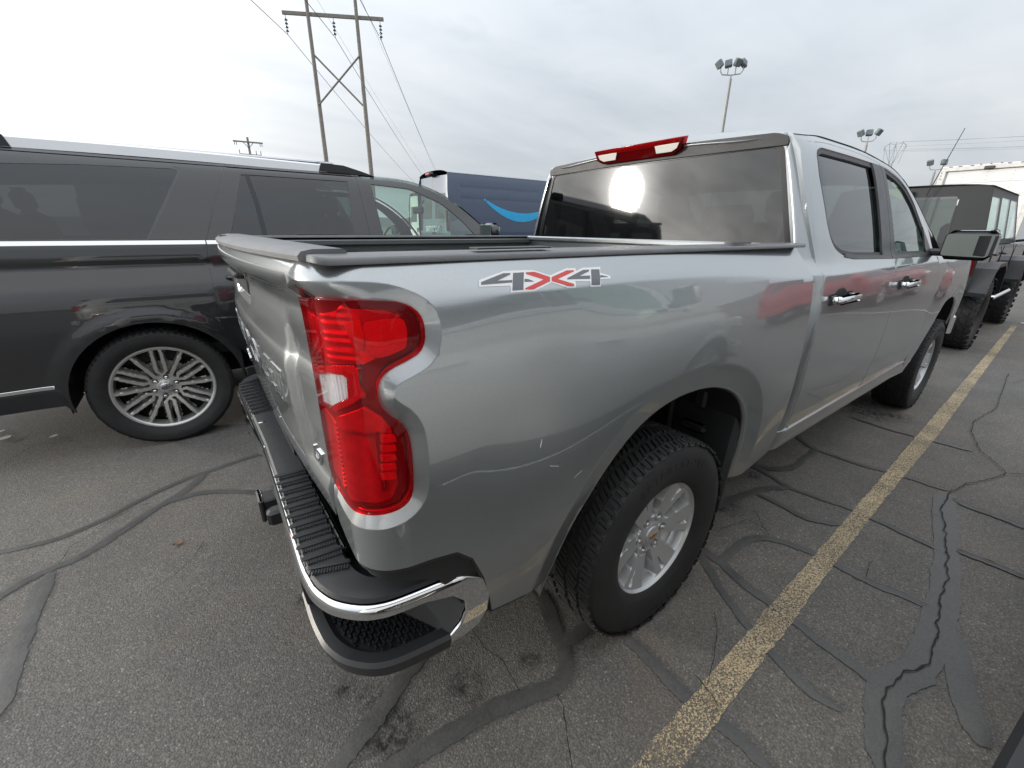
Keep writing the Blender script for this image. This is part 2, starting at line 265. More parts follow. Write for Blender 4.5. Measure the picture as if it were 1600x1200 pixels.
# ---------------------------------------------------------------- mesh helpers
def link(name,me,m=None,parent=None):
    o=bpy.data.objects.new(name,me); COL.objects.link(o)
    if m is not None and me is not None and len(me.materials)==0: me.materials.append(m)
    if parent is not None: o.parent=parent
    return o
def mesh(name,V,Fc,m=None,parent=None,smooth=True,ang=35,normals=None):
    me=bpy.data.meshes.new(name); me.from_pydata([tuple(map(float,v)) for v in V],[],[tuple(map(int,f)) for f in Fc]); me.update()
    if smooth:
        me.polygons.foreach_set('use_smooth',np.ones(len(me.polygons),bool))
        if normals is not None: me.normals_split_custom_set_from_vertices([tuple(map(float,v)) for v in normals])
        else: me.set_sharp_from_angle(angle=R(ang))
    return link(name,me,m,parent)
def tag(o,label=None,cat=None,group=None,kind=None):
    if label: o['label']=label
    if cat: o['category']=cat
    if group: o['group']=group
    if kind: o['kind']=kind
    return o
def empty(name,loc=(0,0,0),rz=0,parent=None):
    o=bpy.data.objects.new(name,None); COL.objects.link(o); o.location=loc; o.rotation_euler=(0,0,rz); o.empty_display_size=.2
    if parent is not None: o.parent=parent
    return o
def copy_tree(o,parent=None):
    c=o.copy(); COL.objects.link(c); c.parent=parent
    for ch in list(o.children): copy_tree(ch,c)
    return c
def resample(P,s,closed=True):
    P=[np.array(p,float) for p in P]; out=[]
    n=len(P)
    for i in range(n if closed else n-1):
        a,b=P[i],P[(i+1)%n]; k=max(1,int(math.ceil(np.linalg.norm(b-a)/s)))
        out+=[a+(b-a)*j/k for j in range(k)]
    if not closed: out.append(P[-1])
    return np.array(out)
def roundpoly(P,r,seg=5):
    """round the corners of a polygon; r one number or one per corner"""
    n=len(P); out=[]
    for i in range(n):
        p=np.array(P[i],float); a=np.array(P[i-1],float); b=np.array(P[(i+1)%n],float); rr=r[i] if hasattr(r,'__len__') else r
        la,lb=np.linalg.norm(a-p),np.linalg.norm(b-p)
        if rr<=0: out.append(tuple(p)); continue
        d=min(rr,la*.45,lb*.45); s=p+(a-p)/la*d; e=p+(b-p)/lb*d
        for k in range(seg+1):
            t=k/seg; out.append(tuple((1-t)**2*s+2*t*(1-t)*p+t*t*e))
    return out
def panel(name,outline,fn,m,parent=None,holes=(),step=.03,depth=.012,edge=.002,flip=False,extra=(),mirror=False):
    """sheet-metal panel: outline in (u,v), fn maps to 3-D, analytic normals, rolled edge"""
    if mirror:
        f0=fn; fn=lambda u,v:f0(u,v)*np.array([1,-1,1.]); flip=not flip
    loops=[resample(outline,step)]+[resample(h,step) for h in holes]
    pts=np.concatenate(loops); edges=[]; k=0
    for l in loops:
        n=len(l); edges+=[(k+i,k+(i+1)%n) for i in range(n)]; k+=n
    nb=k
    ex=[]
    for e in extra:
        q=resample(e,step,False); q=q[inpoly(q,outline)]
        for h in holes:
            if len(q): q=q[~inpoly(q,h)]
        if len(q)>1:
            dd=np.full(len(q),9.)
            for l in loops: dd=np.minimum(dd,polydist(q,l))
            q=q[dd>step*.35]
        if len(q): ex.append(q)
    for q in ex: pts=np.concatenate([pts,q])
    lo=loops[0].min(0);hi=loops[0].max(0)
    gx=np.arange(lo[0]+step*.5,hi[0],step); gz=np.arange(lo[1]+step*.43,hi[1],step*.87)
    g=np.array([(x+(step*.5 if j%2 else 0),z) for j,z in enumerate(gz) for x in gx]) if len(gx) and len(gz) else np.zeros((0,2))
    if len(g):
        ok=inpoly(g,loops[0])
        for h in loops[1:]: ok&=~inpoly(g,h)
        g=g[ok]
    if len(g):
        dd=np.full(len(g),9.)
        for l in loops: dd=np.minimum(dd,polydist(g,l))
        for q in ex:
            if len(q)>1: dd=np.minimum(dd,polydist(g,q,False))
        g=g[dd>step*.5]
        pts=np.concatenate([pts,g])
    vs,_,fs,ov,_,_=delaunay_2d_cdt([Vector(p) for p in pts],edges,[],0,1e-7)
    P=np.array([(v[0],v[1]) for v in vs]); T=[f for f in fs]
    tri=[]
    for f in T:
        for i in range(1,len(f)-1): tri.append((f[0],f[i],f[i+1]))
    tri=np.array(tri); cen=P[tri].mean(1); ok=inpoly(cen,loops[0])
    for h in loops[1:]: ok&=~inpoly(cen,h)
    tri=tri[ok]
    a,b,c=P[tri[:,0]],P[tri[:,1]],P[tri[:,2]]
    ar=(b[:,0]-a[:,0])*(c[:,1]-a[:,1])-(b[:,1]-a[:,1])*(c[:,0]-a[:,0])
    tri[ar<0]=tri[ar<0][:,::-1]
    h=4e-4
    X=fn(P[:,0],P[:,1])
    du=fn(P[:,0]+h,P[:,1])-fn(P[:,0]-h,P[:,1]); dv=fn(P[:,0],P[:,1]+h)-fn(P[:,0],P[:,1]-h)
    Nn=np.cross(du,dv); Nn/=np.linalg.norm(Nn,axis=1)[:,None]+1e-12
    if flip: Nn=-Nn; tri=tri[:,::-1]
    V=[X];NO=[Nn];FC=[tuple(t) for t in tri]; base=len(X)
    if depth>0:
        inv={}
        for i,o in enumerate(ov):
            for q in o: inv[q]=i
        k=0
        for li,l in enumerate(loops):
            n=len(l); ids=[inv.get(k+i) for i in range(n)]; k+=n
            if any(i is None for i in ids): continue
            ids=np.array(ids); p=X[ids]; nn=Nn[ids]
            t=np.roll(p,-1,0)-np.roll(p,1,0); t/=np.linalg.norm(t,axis=1)[:,None]+1e-12
            s=np.cross(t,nn); s/=np.linalg.norm(s,axis=1)[:,None]+1e-12
            A=l; area=.5*np.sum(A[:,0]*np.roll(A[:,1],-1)-A[:,1]*np.roll(A[:,0],-1))
            sg=1 if (area>0)!=flip else -1
            if li>0: sg=-sg
            s=s*sg
            r1=p+s*edge*.7-nn*edge*.6; n1=nn+s; n1/=np.linalg.norm(n1,axis=1)[:,None]+1e-12
            r2=p+s*edge-nn*depth
            b1=base; b2=base+n; base+=2*n
            V+=[r1,r2];NO+=[n1,s]
            for i in range(n):
                j=(i+1)%n
                q=[(ids[i],b1+i,b1+j,ids[j]),(b1+i,b2+i,b2+j,b1+j)]
                if sg*(1 if not flip else 1)<0 and False: pass
                for f in q:
                    FC.append(f)
    V=np.concatenate(V);NO=np.concatenate(NO)
    # orient every rim face with its normals
    out=[]
    nt=len(tri)
    for i,f in enumerate(FC):
        if i>=nt:
            a,b,c=V[f[0]],V[f[1]],V[f[2]]
            if np.cross(b-a,c-a)@(NO[f[0]]+NO[f[1]]+NO[f[2]])<0: f=f[::-1]
        out.append(f)
    return mesh(name,V,out,m,parent,True,normals=NO)
def grid(name,fn,nu,nv,m,parent=None,flip=False,ang=180,wrapu=False):
    V=[];F=[]
    for i in range(nu):
        for j in range(nv): V.append(fn(i/(nu-1) if not wrapu else i/nu,j/(nv-1)))
    for i in range(nu if wrapu else nu-1):
        for j in range(nv-1):
            a=i*nv+j;b=((i+1)%nu)*nv+j
            f=(a,b,b+1,a+1); F.append(f[::-1] if flip else f)
    return mesh(name,V,F,m,parent,True,ang)
class MB:
    def __init__(s): s.V=[];s.F=[]
    def add(s,V,F):
        k=len(s.V); s.V+=[tuple(v) for v in V]; s.F+=[tuple(i+k for i in f) for f in F]; return s
    def box(s,c,d,rz=0,ry=0,rx=0,bev=0):
        x,y,z=[q/2 for q in d]
        if bev<=0:
            V=[(a*x,b*y,e*z) for a in(-1,1) for b in(-1,1) for e in(-1,1)]
            F=[(0,1,3,2),(4,6,7,5),(0,4,5,1),(2,3,7,6),(0,2,6,4),(1,5,7,3)]
        else:
            bv=min(bev,x*.9,y*.9,z*.9); V=[];F=[]
            def ring(zz,ins):
                X,Y=x-ins,y-ins
                return [(X,Y-bv,zz),(X-bv,Y,zz),(-X+bv,Y,zz),(-X,Y-bv,zz),(-X,-Y+bv,zz),(-X+bv,-Y,zz),(X-bv,-Y,zz),(X,-Y+bv,zz)]
            for zz,ins in ((-z,bv),(-z+bv,0),(z-bv,0),(z,bv)): V+=ring(zz,ins)
            for k in range(3):
                for i in range(8): F.append((k*8+i,k*8+(i+1)%8,k*8+8+(i+1)%8,k*8+8+i))
            F.append(tuple(range(7,-1,-1))); F.append(tuple(range(24,32)))
        Mx=Matrix.Translation(c)@Matrix.Rotation(rz,4,'Z')@Matrix.Rotation(ry,4,'Y')@Matrix.Rotation(rx,4,'X')
        return s.add([tuple(Mx@Vector(v)) for v in V],F)
    def tube(s,P,r,n=8,caps=True,r2=None):
        P=[Vector(p) for p in P]; k0=len(s.V); up=None; K=len(P)
        for i,p in enumerate(P):
            t=(P[min(i+1,K-1)]-P[max(i-1,0)]).normalized()
            if up is None: up=Vector((0,0,1)) if abs(t.z)<.9 else Vector((1,0,0))
            a=t.cross(up).normalized(); b=a.cross(t).normalized(); up=b
            rr=r if r2 is None else r+(r2-r)*i/max(1,K-1)
            for j in range(n):
                q=2*math.pi*j/n; s.V.append(tuple(p+a*math.cos(q)*rr+b*math.sin(q)*rr))
        for i in range(K-1):
            for j in range(n):
                a=k0+i*n+j;b=k0+i*n+(j+1)%n; s.F.append((a,b,b+n,a+n))
        if caps: s.F.append(tuple(k0+j for j in range(n-1,-1,-1))); s.F.append(tuple(k0+(K-1)*n+j for j in range(n)))
        return s
    def lathe(s,prof,n=48,axis='y',c=(0,0,0)):
        """prof list of (r,h); revolve about axis through c"""
        k0=len(s.V)
        for r,h in prof:
            for j in range(n):
                q=2*math.pi*j/n; a,b=r*math.cos(q),r*math.sin(q)
                v={'y':(a,h,b),'z':(a,b,h),'x':(h,a,b)}[axis]
                s.V.append((v[0]+c[0],v[1]+c[1],v[2]+c[2]))
        for i in range(len(prof)-1):
            for j in range(n):
                a=k0+i*n+j;b=k0+i*n+(j+1)%n; s.F.append((a,b,b+n,a+n) if axis!='y' else (a,a+n,b+n,b))
        return s
    def prism(s,poly,h0,h1,axis='z',fnc=None):
        n=len(poly); A=[]
        for h in (h0,h1):
            for u,v in poly: A.append({'z':(u,v,h),'y':(u,h,v),'x':(h,u,v)}[axis])
        F=[tuple(range(n))[::-1],tuple(range(n,2*n))]+[(i,(i+1)%n,n+(i+1)%n,n+i) for i in range(n)]
        return s.add(A,F)
    def xf(s,Mx): s.V=[tuple(Mx@Vector(v)) for v in s.V]; return s
    def build(s,name,m,parent=None,smooth=True,ang=30): return mesh(name,s.V,s.F,m,parent,smooth,ang)
def fixn(o):
    import bmesh
    bm=bmesh.new(); bm.from_mesh(o.data); bmesh.ops.recalc_face_normals(bm,faces=bm.faces); bm.to_mesh(o.data); bm.free(); return o
_fc={}
def text_mesh(s,size,ext,bev=0,bold=False,shear=0,space=1.0):
    """flat-lying text: verts (N,3) centred in x on the origin, faces"""
    key=(s,size,ext,bev,shear,space)
    if key in _fc: return _fc[key]
    cu=bpy.data.curves.new('t','FONT'); cu.body=s; cu.size=size; cu.extrude=ext; cu.bevel_depth=bev; cu.bevel_resolution=1; cu.align_x='CENTER'; cu.align_y='CENTER'; cu.shear=shear; cu.space_character=space; cu.resolution_u=4
    if bold: cu.offset=size*.018
    o=bpy.data.objects.new('t',cu); COL.objects.link(o); dg=bpy.context.evaluated_depsgraph_get(); me=bpy.data.meshes.new_from_object(o.evaluated_get(dg))
    V=np.array([tuple(v.co) for v in me.vertices]); F=[tuple(p.vertices) for p in me.polygons]
    bpy.data.objects.remove(o); bpy.data.curves.remove(cu); bpy.data.meshes.remove(me)
    _fc[key]=(V,F); return V,F
P_GREY=paint('paint_sterling',(.365,.388,.40),.75,.31,.03)
P_BLACK=paint('paint_black',(.0045,.006,.009),.0,.4,.012,.05)
P_BLACK.node_tree.nodes['Principled BSDF'].inputs['Coat IOR'].default_value=1.58; P_GREY.node_tree.nodes['Principled BSDF'].inputs['Coat IOR'].default_value=1.8
P_SILVER=paint('paint_silver',(.74,.74,.73),.15,.40,.03)
P_RED=paint('paint_red',(.36,.015,.02),.2,.35,.03)
PLA=mat('plastic_textured',(.032,.034,.038),.48,bump=.35,bscale=900,rvar=.10,var=.25,vscale=9)
PLS=mat('plastic_satin',(.022,.023,.026),.36,bump=.12,bscale=700,rvar=.08,var=.2)
CAPM=mat('rail_cap_plastic',(.165,.168,.175),.40,bump=.4,bscale=1100,rvar=.08,var=.25,vscale=11)
def rubber():
    t=NT('tyre_rubber'); v=t.coord(); a=t.noise(7,6,.65,v); b=t.noise(40,4,.7,v)
    c=t.mix(t.ramp(a,[(.45,.0),(.82,.26)]),(.015,.015,.016),(.085,.075,.062)); c=t.mix(t.ramp(b,[(.55,.0),(.8,.25)]),c,(.06,.055,.05))
    t.set(Base_Color=c,Roughness=t.math('MULTIPLY_ADD',a,.3,.52),Normal=t.bump(t.noise(260,3,.6,v),.25,.002)); return t.m
RUB=rubber()
CHR=mat('chrome',(.82,.83,.84),.05,1,var=.05,rvar=.03)
ALU=mat('alloy_silver',(.54,.54,.545),.38,.45,coat=.6,var=.08,rvar=.05)
ALD=mat('alloy_machined',(.56,.55,.53),.32,.6,coat=.5,var=.08,rvar=.04)
STL=mat('dark_steel',(.10,.095,.09),.5,.6,var=.4,vscale=18,rvar=.12)
DISC=mat('brake_steel',(.42,.40,.37),.4,.9,var=.25,vscale=20)
LINR=mat('arch_liner',(.030,.031,.033),.55,bump=.4,bscale=60,var=.4)
UND=mat('underbody',(.012,.012,.012),.8,var=.4)
LINER=mat('bed_liner',(.05,.052,.056),.6,bump=.5,bscale=500,var=.25)
BEDP=mat('bed_paint',(.16,.17,.172),.45,.5,coat=.3,var=.15)
SEAT=mat('seat_cloth',(.045,.045,.048),.85,bump=.3,bscale=900)
GL_DARK=glass('glass_privacy',(.14,.15,.15),.002,1.72)
GL_CLEAR=glass('glass_green',(.66,.80,.74),.0,1.8)
GL_REAR=glass('glass_rear',(.05,.053,.052),.030,1.75)
MIRR=mat('mirror_glass',(.46,.53,.51),.015,1,var=.02)
BLKG=mat('gloss_black',(.008,.008,.010),.08,coat=1,var=.1)
WHITE_DECAL=mat('decal_white',(.80,.80,.80),.35,var=.04)
GREY_DECAL=mat('decal_grey',(.13,.135,.15),.35,var=.05)
RED_DECAL=mat('decal_red',(.62,.05,.045),.35,var=.05)
AMBER=mat('amber_plastic',(.85,.25,.02),.3,var=.1)
LIME=mat('lime_card',(.55,.75,.03),.6)
HOUS=mat('lamp_housing',(.22,.015,.02),.35,var=.15)
REFL=mat('lamp_reflector',(.88,.84,.84),.22,.45,var=.3,vscale=45)
RETRO=mat('lamp_retro',(.95,.62,.62),.4,bump=.8,bscale=420,var=.2,vscale=60)
SILV=mat('lamp_bowl',(.88,.88,.90),.25,.3,var=.2,vscale=60)
def lens(name,tint,rough):
    if name in MATS: return MATS[name]
    t=NT(name); t.t.nodes.remove(t.b)
    tr=t.n('ShaderNodeBsdfTransparent'); tr.inputs[0].default_value=(*tint,1)
    df=t.n('ShaderNodeBsdfDiffuse'); df.inputs[0].default_value=(tint[0]*.95,tint[1]*.6,tint[2]*.6,1)
    gl=t.n('ShaderNodeBsdfGlossy'); gl.inputs['Roughness'].default_value=rough
    fr=t.n('ShaderNodeFresnel'); bf=t.n('ShaderNodeNewGeometry').outputs['Backfacing']; t.l(t.math('MULTIPLY_ADD',bf,1/1.3-1.3,1.3),fr.inputs[0])
    m1=t.n('ShaderNodeMixShader'); m1.inputs[0].default_value=.07 if tint[1]<.5 else .03; t.l(tr.outputs[0],m1.inputs[1]); t.l(df.outputs[0],m1.inputs[2])
    m2=t.n('ShaderNodeMixShader'); t.l(fr.outputs[0],m2.inputs[0]); t.l(m1.outputs[0],m2.inputs[1]); t.l(gl.outputs[0],m2.inputs[2]); t.l(m2.outputs[0],t.o.inputs[0])
    v=t.coord(); t.l(t.bump(t.noise(30,2,.5,v),.05,.002),gl.inputs['Normal'])
    MATS[name]=t.m; return t.m
L_RED=lens('lens_red',(.88,.05,.075),.03); L_CLR=lens('lens_clear',(.92,.92,.93),.02)
L_BRK=lens('lens_brake',(.45,.02,.028),.03)
L_DRED=lens('lens_dark_red',(.42,.015,.02),.03)
# ---------------------------------------------------------------- wheels (axle along y, outside = -y)
def heightface(name,Rr,fn,m,parent,nr=52,nt=252,r0=.02):
    rs=np.concatenate([np.linspace(r0,Rr*.86,nr-14),np.linspace(Rr*.87,Rr,14)]); th=np.linspace(0,2*np.pi,nt,endpoint=False)
    RR,TT=np.meshgrid(rs,th,indexing='ij'); Y,H=fn(RR,TT)
    V=np.stack([RR*np.cos(TT),Y,RR*np.sin(TT)],-1).reshape(-1,3); F=[]
    for i in range(len(rs)-1):
        for j in range(nt):
            k=(j+1)%nt
            if H[i,j] and H[i+1,j] and H[i,k] and H[i+1,k]: continue
            F.append((i*nt+j,i*nt+k,(i+1)*nt+k,(i+1)*nt+j))
    return mesh(name,V,F,m,parent,True,40)
def angd(T,n,off=0):
    p=2*np.pi/n; return (T-off+p/2)%p-p/2
def truck_face(r,t):
    base=.012+.026*np.clip((.212-r)/.15,0,1)**.9
    y=base.copy()
    lip=np.where(r>.2145,np.where(r>.224,(r-.224)*.9,.013*sst(.224,.2145,r)),0); y=np.where(r>.2145,lip*1.0+np.where(r>.224,0,0),y)
    a=angd(t,6,math.pi/6)*r; hw=.012+.033*np.clip((r-.075)/.13,0,1)
    m=(sst(0,.0065,hw-np.abs(a)))*sst(.079,.088,r)*sst(.2125,.2055,r)
    floor=.045+.065*sst(.205,.160,r)
    y=np.where(r<.2145,y+m*floor,y)
    hole=(r>.083)&(r<.186)&(hw-np.abs(a)>.0055)
    b=angd(t+.10,6,0)*r; hb=.0005+.0085*np.clip((r-.135)/.07,0,1)
    w=sst(0,.006,hb-np.abs(b))*sst(.138,.150,r)*sst(.209,.203,r); y=np.where(r<.2145,y+w*.018,y)
    # lug recesses
    l=np.hypot(r*np.cos(angd(t,6,0))-.0695,r*np.sin(angd(t,6,0))); y=y+.018*sst(.0175,.0145,l)*(r<.2)
    y=y-.006*sst(.052,.044,r)
    return y,hole
def suv_face(r,t):
    base=.010+.030*np.clip((.27-r)/.20,0,1)**1.4
    y=base.copy()
    sw=.0150
    a=r*np.sin(angd(t,6,math.pi/2)); c=np.abs(angd(t,6,math.pi/2))<math.pi/6.
    off=.0245*sst(.080,.120,r)
    tw=np.minimum(np.abs(np.abs(a)-off)-sw,0)*0+ (sw-np.abs(np.abs(a)-off))
    a2=r*np.sin(angd(t,6,math.pi/2+math.pi/6)); si=sw*1.0-np.abs(a2)
    s=np.maximum(tw,si); s=np.maximum(s,(.092-r)*.7)
    inn=sst(-.001,.004,s); 
    y=y+(1-inn)*.07*sst(.272,.262,r)
    y=y+.003*sst(.004,.010,s*0+ (np.abs(s)))*0
    hole=(s<-.0025)&(r>.095)&(r<.262)
    rim=r>.268; y=np.where(rim,np.where(r>.288,(r-.288)*.9,.010*sst(.282,.268,r)),y)
    l=np.hypot(r*np.cos(angd(t,6,.3))-.0675,r*np.sin(angd(t,6,.3))); y=y+.016*sst(.0165,.0135,l)
    y=y-.005*sst(.048,.042,r)
    return y,hole
def make_wheel(parent,loc,left,kind,proto={}):
    """wheel (Empty part) > tyre, tread, rim, hub_cap, lug_nut..., brake_disc"""
    key=kind
    if key in proto:
        c=copy_tree(proto[key],parent); c.location=loc; c.rotation_euler=(0,0,math.pi if left else 0); return c
    w=empty('wheel',loc,math.pi if left else 0,parent); proto[key]=w
    if kind=='truck': Ro,W,Rf,yo,fn,al=.396,.262,.232,-.107,truck_face,ALU
    elif kind=='suv': Ro,W,Rf,yo,fn,al=.404,.278,.300,-.112,suv_face,ALD
    else: Ro,W,Rf,yo,fn,al=.47,.33,.232,-.10,truck_face,PLS
    hw=W/2; b=MB(); sh=Ro-.026 if kind!='suv' else Ro-.014
    m_=(Rf+sh)/2
    prof=[(Rf-.012,-hw*.70),(Rf-.004,-hw*.84),(Rf+.004,-hw*.865),(Rf+.010,-hw*.90),(Rf+.020,-hw*.945),(m_-.01,-hw*.995),(m_+.015,-hw),(m_+.03,-hw*.995),(sh-.012,-hw*.955),(sh+.004,-hw*.90),(Ro-.010,-hw*.80),(Ro-.009,0)]
    prof=prof+[(r,-h) for r,h in prof[-2::-1]]
    b.lathe(prof,96); b.build('tyre',RUB,w,ang=50)
    # tread blocks
    T=MB(); d0=.0115
    if kind=='suv': rows=[(-.102,.026,68),(-.058,.036,64),(0,.040,58),(.058,.036,64),(.102,.026,68)]; d0=.0095
    elif kind=='truck': rows=[(-.106,.034,58),(-.060,.040,54),(0,.048,50),(.060,.040,54),(.106,.034,58)]
    else: rows=[(-.148,.060,30),(-.075,.066,28),(0,.062,26),(.075,.066,28),(.148,.060,30)]; d0=.02
    rg=random.Random(3)
    def blk(a0,a1,y0,y1,sk,r0,r1,dr0=0,dr1=0):
        k=len(T.V)
        for (a,y,e) in ((a0,y0,0),(a1,y0,0),(a1,y1,1),(a0,y1,1)):
            aa=a+sk*(y-(y0+y1)/2)
            dd=dr1 if e else dr0
            T.V.append((r0*math.cos(aa),y,r0*math.sin(aa)))
        ins=.0012; ia=ins/r1
        for (a,y,e) in ((a0+ia,y0+ins,0),(a1-ia,y0+ins,0),(a1-ia,y1-ins,1),(a0+ia,y1-ins,1)):
            aa=a+sk*(y-(y0+y1)/2); dd=dr1 if e else dr0
            T.V.append(((r1-dd)*math.cos(aa),y,(r1-dd)*math.sin(aa)))
        T.F.extend([(k+4,k+5,k+6,k+7),(k,k+1,k+5,k+4),(k+1,k+2,k+6,k+5),(k+2,k+3,k+7,k+6),(k+3,k,k+4,k+7)])
    for ri,(yc,ww,n) in enumerate(rows):
        st=2*math.pi/n; ph=rg.random()*st
        for i in range(n):
            a=ph+i*st; gap=.0052/Ro if kind!='mud' else .022/Ro
            j=rg.uniform(-.1,.1)*st*.5; edge=abs(yc)>.09
            y0,y1=yc-ww/2,yc+ww/2; 
            if edge: 
                s=1 if yc>0 else -1
                lug=.004 if i%2 else .0
                if s<0: y0-=lug
                else: y1+=lug
            sk=(1.4 if yc>0 else -1.4) if not edge else (.5 if yc>0 else -.5)
            dr=(0,.006) if yc>.09 else ((.006,0) if yc<-.09 else (0,0))
            if kind=='truck' and not edge:
                # sipe splits the block, halves offset
                mid=a+st*.5+j
                blk(a+gap,mid-.0011/Ro,y0,y1-.004*(i%2),sk,Ro-d0-.002,Ro,*dr); blk(mid+.0011/Ro,a+st-gap*.6,y0+.006*((i+1)%2),y1,sk,Ro-d0-.002,Ro-.0004,*dr)
            elif kind=='truck':
                mid=a+st*.45
                blk(a+gap,mid-.0008/Ro,y0,y1,sk,Ro-d0-.004,Ro-.001,*dr); blk(mid+.0008/Ro,a+st-gap,y0+(.004 if yc<0 else 0),y1-(.004 if yc>0 else 0),sk,Ro-d0-.004,Ro-.0015,*dr)
            else: blk(a+gap,a+st-gap,y0,y1,sk,Ro-d0-.002,Ro,*dr)
    # shoulder lugs running down the sidewall
    n=rows[0][2]
    for s in (-1,1):
        for i in range(n):
            a=i*2*math.pi/n; l=.006 if i%2 else .010
            if kind=='suv': l*=.5
            k=len(T.V); r1=Ro-.007; r0=r1-l; da=.32*2*math.pi/n
            y1=s*(hw*.80+.010); y0=s*hw*.962
            for (rr,yy,aa) in ((r1,y1,a),(r1,y1,a+2*da),(r0,y0,a+2*da),(r0,y0,a)): T.V.append((rr*math.cos(aa),yy,rr*math.sin(aa)))
            yb=s*hw*.80
            for (rr,yy,aa) in ((r1,yb,a),(r1,yb,a+2*da),(r0,yb,a+2*da),(r0,yb,a)): T.V.append((rr*math.cos(aa),yy,rr*math.sin(aa)))
            T.F.extend([(k,k+1,k+2,k+3),(k,k+4,k+5,k+1),(k+1,k+5,k+6,k+2),(k+2,k+6,k+7,k+3),(k+3,k+7,k+4,k)])
    o=fixn(T.build('tread',RUB,w,smooth=False)); o['kind']='stuff'
    # raised sidewall lettering and ring
    if kind=='truck':
        for word,a0,rr in (('BRIDGESTONE',math.pi*.50,.318),('DUELER A/T',math.pi*1.5,.318)):
            LB=MB(); n=len(word); sp=.036/rr
            for i,ch in enumerate(word):
                if ch==' ': continue
                V,F=text_mesh(ch,.040,.0012); a=a0+(n/2-.5-i)*sp
                er=np.array([math.cos(a),0,math.sin(a)]); et=np.array([math.sin(a),0,-math.cos(a)])
                LB.add([er*(rr+v[1])+et*v[0]+np.array([0,-hw-.0003-v[2]+abs(v[1])*.06,0]) for v in V],F)
            LB.build('sidewall_lettering',RUB,w,smooth=False)
    # rim
    f=heightface('rim',Rf,lambda r,t:(lambda q:(q[0]+yo,q[1]))(fn(r,t)),al,w,r0=.03)
    B=MB(); B.lathe([(Rf,yo+.007),(Rf-.004,yo+.016),(Rf-.020,yo+.035),(Rf-.028,yo+.075)],72); U_B=MB(); U_B.lathe([(Rf-.028,yo+.075),(Rf-.030,hw*.7)],48); fixn(U_B.build('rim_well',UND,w)); fixn(B.build('rim_barrel',al if kind!='mud' else PLS,w))
    B=MB(); co=.018 if kind=='truck' else 0; B.lathe([(.0,yo+co+.006),(.026,yo+co+.0065),(.034,yo+co+.009),(.037,yo+co+.014),(.038,yo+.05)],40)
    if kind=='truck': capo=B.build('hub_cap',ALU,w)
    else: capo=B.build('hub_cap',CHR if kind=='suv' else PLS,w)
    if kind=='truck':
        for (dx,sx) in ((0,0),):
            P=[(-.020,-.006),(-.008,-.006),(-.006,-.009),(.006,-.009),(.008,-.006),(.021,-.006),(.024,.005),(.009,.005),(.007,.008),(-.007,.008),(-.009,.005),(-.023,.005)]
            E_=MB().prism(P,yo+.0215,yo+.025,'y'); fixn(E_.build('emblem',mat('emblem_gold',(.50,.26,.09),.3,.6),w,smooth=False))
    if kind=='suv':
        E_=MB().prism([(.024*math.cos(q),.0125*math.sin(q)) for q in np.linspace(0,2*math.pi,24,endpoint=False)],yo+.0045,yo+.008,'y'); fixn(E_.build('emblem',mat('emblem_blue',(.02,.035,.10),.2,coat=1),w,smooth=False))
        V,F=text_mesh('Ford',.016,.0006,shear=.3); LB=MB(); LB.add([(v[0],yo+.0042-v[2],v[1]) for v in V],F); LB.build('emblem_lettering',CHR,w,smooth=False)
    if kind!='mud':
        nb=MB(); nb.lathe([(.0,-.012),(.006,-.012),(.0095,-.009),(.0105,-.002),(.0105,.012)],12)
        me=None
        rl,o0=(.0695,0) if kind=='truck' else (.0675,.3)
        for i in range(6):
            a=o0+i*math.pi/3; p=(rl*math.cos(a),yo+(.040 if kind=='truck' else .036),rl*math.sin(a))
            if me is None: lo=nb.build('lug_nut',CHR,w); me=lo.data
            else: lo=link('lug_nut',me,None,w)
            lo.location=p
    B=MB(); rb=.165 if kind=='truck' else .172
    B.lathe([(.06,yo+.11),(rb,yo+.11),(rb,yo+.135),(.06,yo+.135)],48); B.build('brake_disc',STL if kind=='truck' else DISC,w)
    B=MB().box((-.13,yo+.118,.05),(.09,.06,.17),ry=-.3,bev=.015); B.build('brake_caliper',STL,w)
    B=MB(); B.lathe([(0,yo+.12),(.09,yo+.12),(.09,hw*.6)],24); B.lathe([(.0,yo+.139),(Rf-.03,yo+.139),(Rf-.03,yo+.145)],40); B.build('brake_shield',UND,w)
    return w
# ---------------------------------------------------------------- the pickup
TR=tag(empty('pickup_truck'),'silver grey four-door pickup with a 4X4 decal on its bed side','truck')
def offpoly(P,d,closed=False):
    P=np.array(P,float); t=np.gradient(P,axis=0); t/=np.linalg.norm(t,axis=1)[:,None]; n=np.stack([-t[:,1],t[:,0]],-1); return [tuple(q) for q in P+n*d]
GAPU=-1.204
LAMPP=[(GAPU,.985),(GAPU,1.337),(-1.10,1.3445),(-1.0192,1.3490),(-.969,1.349),(-.9194,1.3441),(-.8961,1.3346),(-.881,1.3181),(-.8758,1.2976),(-.879,1.2719),(-.8895,1.2549),(-.9111,1.2457),(-.9472,1.2352),(-.9683,1.2213),(-.9788,1.2028),(-.9821,1.184),(-.9776,1.1657),(-.9641,1.1482),(-.9429,1.1294),(-.932,1.1078),(-.9285,1.078),(-.929,1.0306),(-.9315,.9886),(-.9385,.968),(-.9553,.9559),(-.9856,.949),(-1.02,.9445),(-1.06,.940),(-1.10,.936),(-1.135,.934),(-1.168,.942)]
_lp=_ck(LAMPP[2:],1); LAMPP=LAMPP[:2]+_lp
RING=[(GAPU-.06,.9)]+[(GAPU-.06,1.337)]+LAMPP[1:]
LAMPD=[(GAPU-.1,.985),(GAPU-.1,1.337)]+LAMPP[2:]
bedfn=lambda u,z:bed(u,z,0,LAMPD)
